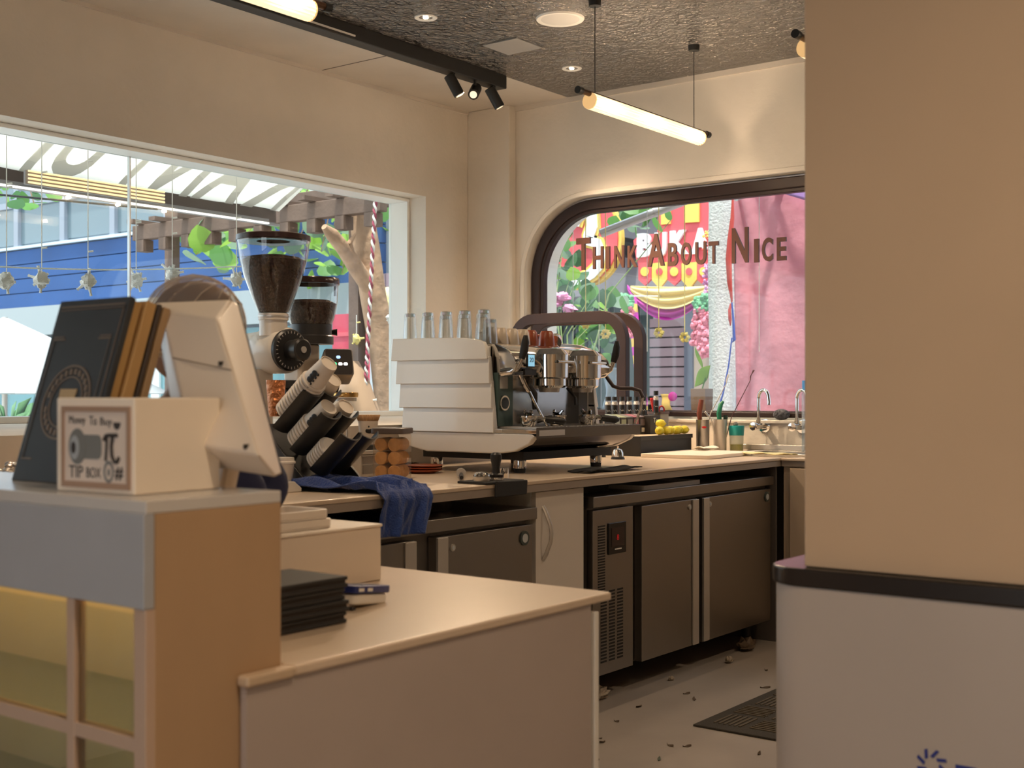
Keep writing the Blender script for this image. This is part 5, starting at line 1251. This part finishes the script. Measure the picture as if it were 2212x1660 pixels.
leafme = {}
def leaf_mesh(m):
    if m.name in leafme: return leafme[m.name]
    pts = [(0,0),(.30,.10),(.46,.34),(.42,.62),(.22,.86),(0,1.0),(-.22,.86),(-.42,.62),(-.46,.34),(-.30,.10)]
    vs = [(0,.42,-.03)] + [(x,y,.10*abs(x)) for x,y in pts]
    me = bpy.data.meshes.new('leaf'); me.from_pydata(vs, [], [(0,1+i,1+(i+1)%10) for i in range(10)])
    me.polygons.foreach_set('use_smooth', [True]*10); me.materials.append(m); leafme[m.name] = me
    return me
def leaves(parent, spots, size, seed, weights):
    q = random.Random(seed); base = parent.matrix_world if False else Matrix.Translation(parent.location)
    for p in spots:
        m = q.choices(LEAFM, weights)[0]
        o = bpy.data.objects.new('leaf', leaf_mesh(m)); COL.objects.link(o); o.parent = parent
        s = size*q.uniform(.7,1.35)
        # hang tip-down, facing roughly sideways
        rot = Matrix.Rotation(q.uniform(0,6.28),4,'Z') @ Matrix.Rotation(R(q.uniform(95,175)),4,'X') @ Matrix.Rotation(q.uniform(-.6,.6),4,'Y')
        o.matrix_basis = Matrix.Translation(Vector(p)-parent.location) @ rot @ Matrix.Scale(s,4)
tr = thing('street_tree', 'pale-barked tree with a broken branch beside the pergola', 'tree', (7.0,6.35,GZ))
o3 = Vector((7.0,6.35,GZ))
tp = [P(845,1000,Y=6.45),P(842,870,Y=6.45),P(828,760,Y=6.45),P(806,640,Y=6.45),P(792,540,Y=6.47),P(782,470,Y=6.5),P(776,380,Y=6.55),P(770,250,Y=6.6)]
tp = [Vector((tp[0].x+.1,tp[0].y,GZ))]+tp[1:]
B().tube([p-o3 for p in tp], [.15,.115,.105,.098,.10,.095,.085,.075], 16).build('trunk', BARK, tr)
bp_ = [P(800,625,Y=6.44),P(770,580,Y=6.42),P(744,540,Y=6.40),P(718,508,Y=6.38),P(700,490,Y=6.37)]
B().tube([p-o3 for p in bp_], [.062,.062,.055,.05,.022], 12).build('broken_branch', BARK, tr)
B().tube([p-o3 for p in (P(757,545,Y=6.40),P(755,525,Y=6.36),P(768,505,Y=6.34))], [.03,.022,.008], 8).build('stub', BARK, tr)
q = random.Random(21); sp = []
for k in range(150):
    c = q.choice(((470,540,70,55),(560,500,60,40),(680,570,75,75),(620,560,50,60),(830,480,14,60),(710,520,50,40),(640,440,70,30)))
    px, py = q.gauss(c[0],c[2]*.55), q.gauss(c[1],c[3]*.55); sp.append(P(px,py,Y=q.uniform(7.9,10.0)))
leaves(tr, sp, .19, 4, (5,4,1,2))
bt = B()
for k in range(16):
    p = sp[k*9]; bt.tube([Vector((7.1,6.9,3.2))-o3, (Vector((7.1,6.9,3.2))*.4+p*.6)-o3+Vector((0,0,.2)), p-o3], [.012,.008,.003], 5)
bt.build('twigs', BARK, tr)['kind'] = 'stuff'
t2 = thing('leafy_spray', 'spray of green leaves hanging below the awning at the picture edge', 'plant', P(60,410,Y=7.4))
leaves(t2, [P(rnd.uniform(0,105),rnd.uniform(405,452),Y=rnd.uniform(7.0,7.8)) for k in range(16)], .10, 5, (1,4,3,0))
B().tube([(-.2,.2,.35),(0,0,.05),(.05,0,-.1)], .004, 5).build('stem', BARK, t2)
# kraft cone, rope, red gate and white door behind the tree
t = thing('red_gate', 'red panel gate with a pale handle beyond the tree', 'gate', P(770,770,X=8.8)+Vector((0,0,-1.2)))
B().box(0,.06,-.35,.33,0,2.02-.4).build('panel', mat('gate_red', (.52,.05,.09), .5), t); B().box(-.012,0,-.35,.33,1.40,1.44).build('ridge', mat('gate_red2', (.60,.10,.13), .5), t)
B().box(-.05,0,-.30,-.26,.95,1.25).build('handle', WHITE, t)
t = thing('purple_hoarding', 'dusky purple ribbed hoarding panel right of the trunk', 'hoarding', (9.0,7.0,GZ))
for k in range(14): B().box(0,.05,.115*k,.115*k+.105,0,3.2).build('board', mat('hoarding_purple', (.27,.19,.24), .7), t)
t = thing('white_door', 'pale blue-white service door behind the tree', 'door', (8.7,7.55,GZ))
for z0, z1 in ((0,1.55),(1.57,2.35)): B().box(0,.05,0,.75,z0,z1).build('panel', mat('door_palebl', (.45,.50,.56), .5), t)
rp = [P(812,418,Y=5.9),P(806,520,Y=5.9),P(800,640,Y=5.9),P(794,760,Y=5.9),P(788,850,Y=5.9)]
t = thing('twisted_rope', 'twisted maroon and white rope hanging beside the trunk', 'rope', rp[0])
for s, m in ((0,mat('rope_maroon',(.30,.05,.09),.9)),(math.pi,mat('rope_white',(.75,.72,.68),.9))):
    pts = []
    for i in range(120):
        f = i/119*4; j = min(int(f),3); c = rp[j].lerp(rp[j+1], f-j)
        pts.append(c-rp[0]+Vector((.008*math.cos(i*.8+s),.008*math.sin(i*.8+s),0)))
    B().tube(pts, .008, 6).build('strand', m, t)
star(789,868,5.9,'white cloth tassel at the end of the maroon rope',31,'window tassels',m=ORN,top=1.25,r=.055,spikes=3)
star(512+330,690,5.75,'white crocheted bud by the window frame',32,'window tassels',top=2.521,r=.04,spikes=3)
star(770,733,5.95,'yellow flower ornament beside the trunk',33,'window tassels',m=mat('flower_yellow',(.80,.68,.25),.8),top=1.75,r=.045,spikes=5)
t = tag(B().lathe([(0,0),(.20,0),(.10,.30),(.03,.42),(0,.42)],14).build('paper_cone', mat('kraft_cone', (.42,.27,.17), .8)), 'tan paper cone lantern standing outside behind the filters', 'lantern', loc=P(765,898,Y=6.0))
t.location.z = 1.02
struct(B().box(5.2,6.5,5.75,6.3,GZ,1.015).build('kerb_planter', mat('planter_pale', (.6,.62,.64), .8)))
t = tag(B().ell((0,0,0),.10,.10,.13,14,10).build('yellow_lantern', mat('lantern_yellow', (.85,.72,.35), .7, bump=.6, bscale=30)), 'crinkled yellow paper lantern hanging at the window frame', 'lantern', loc=P(838,655,Y=6.9))
# ================================================================== beyond the rounded window
sf = thing('shop_facade', 'grey shop front with corrugated shutter beyond the rounded window', 'building', (0,0,0))
SX = 11.0
B().box(SX+.1,SX+.5,-4,8.4,GZ,6).build('wall', mat('facade_grey', (.33,.31,.35), .8, var=.1, vscale=1), sf)
def fy(px): return P(px,800,X=SX).y
def fz(px,py): return P(px,py,X=SX).z
TQ = mat('corrugated_teal', (.055,.075,.08), .5)
yy = fy(1400)
while yy < fy(1150):
    B().box(SX+.02,SX+.1,yy,yy+.10,GZ,fz(1280,655)).build('corrugation', TQ, sf); yy += .16
B().box(SX-.04,SX+.1,fy(1400),fy(1150),fz(1280,655),fz(1280,640)).build('shutter_box', mat('shutter_dark', (.12,.11,.12), .6), sf)
z = GZ
PUR = mat('shutter_mauve', (.26,.19,.22), .6)
while z < fz(1430,690):
    B().box(SX+.03,SX+.1,fy(1482),fy(1388),z,z+.085).build('shutter_slat', PUR, sf); z += .1
B().box(SX-.05,SX+.1,fy(1500),fy(1483),GZ,4).build('post', mat('post_blue', (.10,.11,.15), .5), sf)
B().box(SX-.02,SX+.1,fy(1548),fy(1501),GZ,3.2).build('tan_panel', mat('panel_tan', (.40,.31,.24), .7), sf)
B().box(SX-.03,SX+.1,fy(1470),fy(1180),fz(1300,462),fz(1300,420)).build('speckled_band', mat('band_cream', (.72,.70,.60), .8, var=.5, vscale=18), sf)
# round red sign with a curling white figure
RSG = mat('sign_red', (.72,.10,.12), .5); YSG = mat('sign_yellow', (.88,.58,.12), .5); WSG = mat('sign_white', (.9,.9,.92), .5)
XS = 10.2
def sp_(px, py, dx=0): v = P(px,py,X=XS); return (v.y, v.z)
rs = thing('round_red_sign', 'round red sign with yellow edge and curling white figure behind the leaves', 'sign', (0,0,0))
def elp(s, n=40): return [sp_(1262+78*s*math.cos(2*math.pi*i/n), 515+103*s*math.sin(2*math.pi*i/n)) for i in range(n)]
B().prism(elp(1.0), 'x', XS+.02, XS+.08).build('yellow_edge', YSG, rs); B().prism(elp(.92), 'x', XS, XS+.02).build('red_disc', RSG, rs)
fig = [(1243,487),(1252,462),(1268,455),(1281,466),(1282,490),(1274,512),(1270,520),(1292,526),(1300,548),(1296,575),(1280,592),(1262,603),(1240,612)]
def ribbon(b, w, x0, x1):
    L = []; Rr = []
    for i in range(len(fig)):
        p0 = Vector(fig[max(i-1,0)]); p1 = Vector(fig[min(i+1,len(fig)-1)]); d = (p1-p0).normalized(); nrm_ = Vector((-d.y,d.x))
        c = Vector(fig[i]); L.append(sp_(*(c+nrm_*w))); Rr.append(sp_(*(c-nrm_*w)))
    for i in range(len(fig)-1): b.prism([L[i],L[i+1],Rr[i+1],Rr[i]], 'x', x0, x1)
    return b
B().box(XS+.08,SX+.1,*sorted((sp_(1255,0)[0],sp_(1275,0)[0])),sp_(1262,540)[1],sp_(1262,500)[1]).build('bracket', BLACKM, rs)
ribbon(B(), 17, XS-.015, XS-.001).build('figure_outline', YSG, rs, smooth=False)
ribbon(B(), 11, XS-.03, XS-.016).build('white_figure', WSG, rs, smooth=False)
# red banner board with white letters and pennants
bn = thing('red_banner_board', 'red festival board with white letters and yellow pennants', 'sign', (0,0,0))
XB = 9.9
def bp2(px, py): v = P(px,py,X=XB); return (v.y, v.z)
B().prism([bp2(1368,520),(bp2(1380,508)),bp2(1532,500),bp2(1540,395),bp2(1440,395),bp2(1420,430),bp2(1540,380),bp2(1545,575),bp2(1385,585),bp2(1376,560)][0:2]+[bp2(1420,505),bp2(1425,380),bp2(1545,370),bp2(1545,578),bp2(1385,585),bp2(1374,560)], 'x', XB, XB+.05).build('board', RSG, bn)
for a, c, y0, y1 in ((1480,1512,395,480),(1430,1450,410,484)):
    B().prism([bp2(a,y0),bp2(c,y0),bp2(c,y1),bp2(a,y1+2)], 'x', XB-.02, XB-.001).build('yellow_square', YSG, bn)
for a in (1430,1510): B().box(XB+.05,SX+.1,bp2(a+6,0)[0],bp2(a,0)[0],bp2(a,560)[1],bp2(a,545)[1]).build('bracket', BLACKM, bn)
for ch, a, c, y0, y1 in (('B',1379,1411,506,557),('U',1417,1442,504,556),('K',1450,1488,500,552),('A',1496,1534,495,550)):
    v0 = P(a,y1,X=XB-.001); v1 = P(c,y1,X=XB-.001); v2 = P(a,y0,X=XB-.001)
    letters(B(), ch, v0, (0,-1,0), (0,0,1), (v0-v1).length, v2.z-v0.z, .03, .06).build('letter', WSG, bn, smooth=False)
for k, (a, c) in enumerate(((1385,1413),(1414,1447),(1448,1477),(1478,1511),(1512,1540))):
    m = (a+c)/2; col = k % 2
    B().prism([bp2(a,570),bp2(c,567),bp2(c,604),bp2(m,625 if col else 618),bp2(a,606)], 'x', XB-.05, XB-.022).build('pennant', YSG if col else RSG, bn)
    B().prism([bp2(m+ (7 if col else 9)*math.cos(2*math.pi*i/18), 588+(8 if col else 10)*math.sin(2*math.pi*i/18)) for i in range(18)], 'x', XB-.056, XB-.0505).build('dot', RSG if col else YSG, bn)
# draped swags
XD = 9.78
def swag(name, lab, m, px0, px1, py, drop0, drop1, xo, seed):
    def fn(u, v):
        px = px0+(px1-px0)*u; s = math.sin(math.pi*u)**.8
        y = py + (drop0 + (drop1-drop0)*v)*s + 10*v*(1-s)
        p = P(px, y, X=XD+xo); fold = .03*math.sin(v*16+2*u)*s
        return (p.x+fold, p.y, p.z)
    tag(B().grid(fn, 40, 24).build(name, m, solid=.006, ang=80), lab, 'drape')
swag('magenta_swag', 'magenta cloth swag hanging below the yellow one', mat('cloth_magenta', (.62,.05,.45), .7), 1355,1534,616,36,76,.04,1)
swag('yellow_swag', 'pale yellow cloth swag draped under the festival board', mat('cloth_yellow2', (.85,.66,.26), .7), 1362,1530,618,2,50,-.03,2)
# garlands and striped poles
def garland(lab, pts, X, m, r, n, seed, m2=None):
    q = random.Random(seed); ps = [P(a,b_,X=X) for a,b_ in pts]; t = thing('flower_garland', lab, 'garland', ps[0], 0, 'flower garlands round the shop front')
    bs = {0: B(), 1: B()}; n *= 5
    for k in range(n):
        f = k/(n-1)*(len(ps)-1); j = min(int(f), len(ps)-2); c = ps[j].lerp(ps[j+1], f-j)-ps[0]
        c += Vector((q.uniform(-.03,.03),q.uniform(-.045,.045),q.uniform(-.02,.02)))
        b = B().ell((0,0,0), r*.28*q.uniform(.7,1.2), None, None, 7, 5); b.v = [tuple(Vector(v)*(1+q.uniform(-.25,.25))+c) for v in b.v]
        bs[1 if (m2 and k < n*.25) else 0].add(b.v, b.f)
    bs[0].build('blossoms', m, t)['kind'] = 'stuff'
    if bs[1].v: bs[1].build('green_tuft', m2, t)['kind'] = 'stuff'
    B().cyl((0,0,.0),(11.1-ps[0].x,0,.12),.006,n=5).build('hanging_cord', STR, t)
PINK = mat('blossom_pink', (.80,.24,.32), .8); GRL = mat('garland_green', (.16,.42,.22), .7)
garland('pink flower garland hanging right of the yellow swag', ((1512,648),(1510,690),(1506,745)), 9.3, PINK, .085, 26, 1, GRL)
garland('second pink garland beside the white mesh post', ((1530,640),(1526,700),(1522,768)), 9.2, PINK, .08, 26, 2, GRL)
garland('pink garland behind the brown hoop frames', ((1354,640),(1357,690),(1366,722)), 9.2, PINK, .08, 22, 3, GRL)
garland('lilac garland along the mesh post', ((1534,568),(1532,610),(1534,650)), 9.3, mat('blossom_lilac', (.74,.36,.60), .8), .05, 18, 4)
garland('red and yellow flowers beside the board letters', ((1529,500),(1531,530),(1527,560)), 9.3, mat('blossom_red', (.75,.10,.08), .8), .04, 12, 6, YSG)
t = thing('striped_pole', 'yellow and magenta striped pole behind the hoop frames', 'pole', P(1366,650,X=9.4))
pa = P(1364,640,X=9.4); pb = P(1387,860,X=9.4)
for k in range(37):
    B().cyl(pa+(pb-pa)*(k/12)-pa, pa+(pb-pa)*((k+1)/12)-pa, .045, n=8).build('band', YSG if k % 2 else mat('cloth_magenta'), t)
t.location = pa
# white mesh-wrapped post, red sash, blue rope, silver pole, pink sheet
XM = 8.3
ma, mb = P(1566,850,X=XM), P(1560,300,X=XM)
t = thing('mesh_post', 'post wrapped in white mesh netting outside the rounded window', 'post', (ma.x,ma.y,GZ))
def mesh_(u, v):
    a = 2*math.pi*u; r = .105*(1+.10*math.sin(3*a+9*v)+.05*math.sin(7*a-14*v)); r *= 1-.12*math.sin(5*v)
    return (r*math.cos(a), r*math.sin(a)+.06*math.sin(4*v)*.5, 4.4*v)
B().grid(mesh_, 40, 60, wrap=True).build('netting', mat('netting_white', (.62,.63,.61), .85, bump=.4, bscale=55, var=.12, vscale=60), t, ang=80)
t = thing('silver_pole', 'thick silver pole slanting across the rounded window', 'pole', (0,0,0))
p0, p1 = P(1297,505,X=6.95), P(1555,404,X=7.35); B().cyl(p0,p1,.030,n=18).build('pipe', mat('pole_alu', (.62,.63,.66), .35, metal=.6), t)
B().cyl(p0+(p0-p1).normalized()*.001,p0-(p0-p1).normalized()*.004,.024,n=16).build('pipe_mouth', BLACK, t)
B().cyl(p0.lerp(p1,.45),p0.lerp(p1,.48),.034,n=18).build('sleeve', mat('pole_alu'), t)
t = thing('roller_tube', 'silver tube at the top corner of the pink sheet', 'pole', (0,0,0))
p0, p1 = P(1589,427,X=7.6), P(1700,388,X=8.0); B().cyl(p0,p1,.026,n=16).build('pipe', mat('pole_alu'), t)
PSH = mat('pink_sheet', (.74,.36,.42), .3, var=.25, vscale=1.6, bump=.9, bscale=5, trl=.35)
def sheet(u, v):
    px = 1584+230*u; py = 400+1060*v
    p = P(px,py,X=8.0); f = .03*math.sin(10*u+3*v)+.05*math.sin(3+9*v+9*u)*v+.02*math.sin(14*math.atan2(v+.12,u+.06))*(1-min(1,(u*u+4*v*v)))
    return (p.x+f, p.y, p.z)
tag(B().grid(sheet, 50, 50).build('pink_sheet', PSH, solid=.004, ang=80), 'large crumpled pink plastic sheet hanging outside the rounded window', 'sheet')
tag(B().grid(lambda u,v: tuple(P(1640+140*u, 385+60*v*(.3+.7*u), X=7.9)+Vector((.02*math.sin(8*u),0,0))), 20, 8).build('violet_sheet', mat('violet_sheet', (.42,.24,.55), .5), solid=.004), 'violet sheet folded over the top of the pink one', 'sheet')
def sash(pts, X, wds, m, name, lab):
    ps = [P(a,b_,X=X) for a,b_ in pts]
    b = B()
    b.tube([p for p in ps], wds, 10, flat=.6); tag(b.build(name, m), lab, 'cloth')
sash(((1583,420),(1582,470),(1577,520),(1574,560),(1576,610),(1581,650),(1580,654)), 7.5, [.008,.020,.030,.032,.026,.010,.008], mat('sash_red', (.62,.08,.07), .7, bump=.4, bscale=40, stretch=(1,1,.1)), 'red_cloth_strip', 'red cloth sash knotted in front of the mesh post')
sash(((1579,656),(1576,670),(1577,690),(1578,704)), 7.5, [.010,.016,.018,.006], mat('sash_red'), 'red_cloth_tail', 'loose red tail below the knot of the sash')
sash(((1581,654),(1584,690),(1586,735),(1582,740)), 7.48, [.008,.012,.016,.004], mat('sash_blue', (.04,.08,.42), .6), 'blue_cloth_strip', 'blue cloth strip tied under the red sash')
sash(((1581,730),(1574,790),(1562,850),(1552,885)), 7.45, [.007,.008,.009,.009], mat('sash_blue'), 'blue_rope', 'blue rope running down to the window sill')
# yellow flower strings in the rounded window
YF = mat('flower_yellow')
for k, (px, py, lab) in enumerate(((1308,722,'yellow flower ornament above the far steam lever'),(1423,719,'yellow flower ornament below the swags'),(1479,729,'yellow flower ornament beside the pink garland'),(1265,700,'pale flower ornament behind the cups'))):
    c = P(px,py,X=6.75); t = thing('flower_ornament', lab, 'ornament', c, 0, 'yellow flowers in the rounded window'); q = random.Random(k)
    for j in range(6):
        a = j*1.05; b = B().ell((.0,.024*math.cos(a),.020*math.sin(a)), .014,.014,.012,8,6); b.v = [tuple(Vector(v)*(1+q.uniform(-.15,.15))) for v in b.v]; b.build('petal', YF, t)
    B().cyl((0,0,.01),(0,0,2.5-c.z),.003,n=5).build('string', YF, t)
for k, px in enumerate((1238,1294,1398,1640)):
    c = P(px,760,X=6.72); o = B().cyl((0,0,0),(0,0,2.5-c.z),.0022,n=5).build('hanging_string', STR)
    tag(o, ['thin white string at the leafy side of the rounded window','thin white string over the letter H','thin white string beside the festival letters','thin white string in front of the pink sheet'][k], 'string', 'strings in the rounded window', c)
for nm, lab, q0, q1 in (('string_rail','thin steel rail the flower strings hang from outside the rounded window',(6.70,1.0,2.5),(6.76,4.75,2.52)),):
    t = thing(nm, lab, 'rail', (0,0,0)); B().box(q0[0],q1[0],q0[1],q1[1],q0[2],q1[2]).build('bar', BLACKM, t)
    for y in (1.1,4.65): B().box(6.5,6.70,y-.01,y+.01,2.5,2.52).build('bracket', BLACKM, t)
t = thing('string_rail', 'thin steel rail the crocheted ornaments hang from', 'rail', (0,0,0)); B().box(.5,5.8,5.60,5.64,2.52,2.535).build('bar', BLACKM, t)
for x in (.6,5.6): B().box(x-.01,x+.01,5.3,5.6,2.52,2.535).build('bracket', BLACKM, t)
# climbing plant
vn = thing('climbing_plant', 'leafy climbing plant filling one side of the rounded window', 'plant', P(1230,860,X=7.2))
q = random.Random(5); sp = []
for k in range(190):
    c = q.choice(((1205,520,18,60),(1225,630,30,50),(1270,690,60,45),(1210,470,16,30),(1290,670,45,25),(1300,740,30,50),(1400,470,50,35),(1200,560,14,70)))
    sp.append(P(q.gauss(c[0],c[2]*.6), q.gauss(c[1],c[3]*.6), X=q.uniform(7.5,8.6)))
sp = [p for p in sp if p.x > 6.7]
leaves(vn, sp, .125, 9, (1,4,4,4))
bt = B()
for k in range(14):
    p = sp[k*13]; bt.tube([(0,0,-.3), tuple((p-vn.location)*.5+Vector((0,.1,.1))), tuple(p-vn.location)], [.008,.006,.003], 5)
bt.build('stems', mat('stem_green', (.18,.25,.10), .7), vn)['kind'] = 'stuff'
t = thing('pink_bougainvillea', 'pink papery flowers low in the climbing plant', 'flower', P(1205,645,X=7.4))
for k in range(14):
    b = B().ell((q.uniform(-.05,.05),q.uniform(-.10,.10),q.uniform(-.08,.08)), .045,.05,.03,8,6); b.v = [tuple(Vector(v)*(1+q.uniform(-.2,.2))) for v in b.v]; b.build('petal', mat('petal_pink', (.80,.30,.55), .7), t)
# potted plant, pale denim cloth, orange and yellow bits on the outer sill
struct(B().box(6.51,7.0,1.2,4.6,GZ,1.085).build('outer_sill', mat('sill_outer', (.42,.36,.33), .8)))
t = thing('potted_plant', 'young plant with one broad leaf in a brown square pot', 'potted plant', P(1516,876,X=6.72))
t.location.z = 1.0855
zt = P(1516,840,X=6.72).z-1.0855
B().prism([(-.042,0),(.042,0),(.052,zt),(-.052,zt)], 'y', -.05,.05).build('pot', mat('pot_brown', (.20,.125,.09), .6), t, bevel=.003)
B().box(-.046,.046,-.044,.044,zt-.01,zt-.004).build('soil', mat('soil', (.03,.02,.015), .9), t)
def bl(u, v):
    w_ = .035*math.sin(math.pi*min(max(v,.03),.97))*(u-.5)*2
    return (.0, .055*(1-v)-.09*v*v+w_*.7, zt+.0+.13*v+w_*.2-.03*v*v)
B().grid(lambda u,v: (.01*math.sin(6*v), .05-.11*v + .03*(u-.5)*math.sin(math.pi*v)*2, zt+.01+.15*v-.02*v*v+.05*(u-.5)*math.sin(math.pi*v)), 7, 12).build('leaf', LEAFM[0], t, solid=.002)
B().grid(lambda u,v: (.01, .0+.05*v + .02*(u-.5)*math.sin(math.pi*v)*2, zt+.12+.13*v+.03*(u-.5)*math.sin(math.pi*v)), 7, 10).build('leaf', LEAFM[0], t, solid=.002)
B().tube([(0,0,zt-.01),(0,-.02,zt+.05),(.01,-.04,zt+.12)], .004, 6).build('stem', LEAFM[1], t)
def den(u, v):
    p = P(1304+30*u, 795+90*v, X=7.05); return (p.x+.02*math.sin(9*u+3*v), p.y+.01*math.sin(8*v), p.z)
tag(B().grid(den, 14, 16).build('denim_cloth', mat('pale_denim', (.42,.54,.70), .9, var=.15, vscale=20), solid=.006), 'pale blue denim cloth hanging outside behind the far steam wand', 'cloth')
def yc(u, v):
    p = P(1427+18*u+6*v, 852+34*v, X=6.8); return (p.x+.01*math.sin(7*v), p.y, p.z)
tag(B().grid(yc, 8, 10).build('yellow_flag', mat('cloth_yellow2'), solid=.004), 'small pale yellow cloth outside above the lemons', 'cloth')
tag(B().ell((0,0,0),.022,.03,.03,12,8).build('magenta_pompom', mat('cloth_magenta')), 'magenta cloth puff outside beside the yellow cloth', 'cloth', loc=P(1453,857,X=6.8))
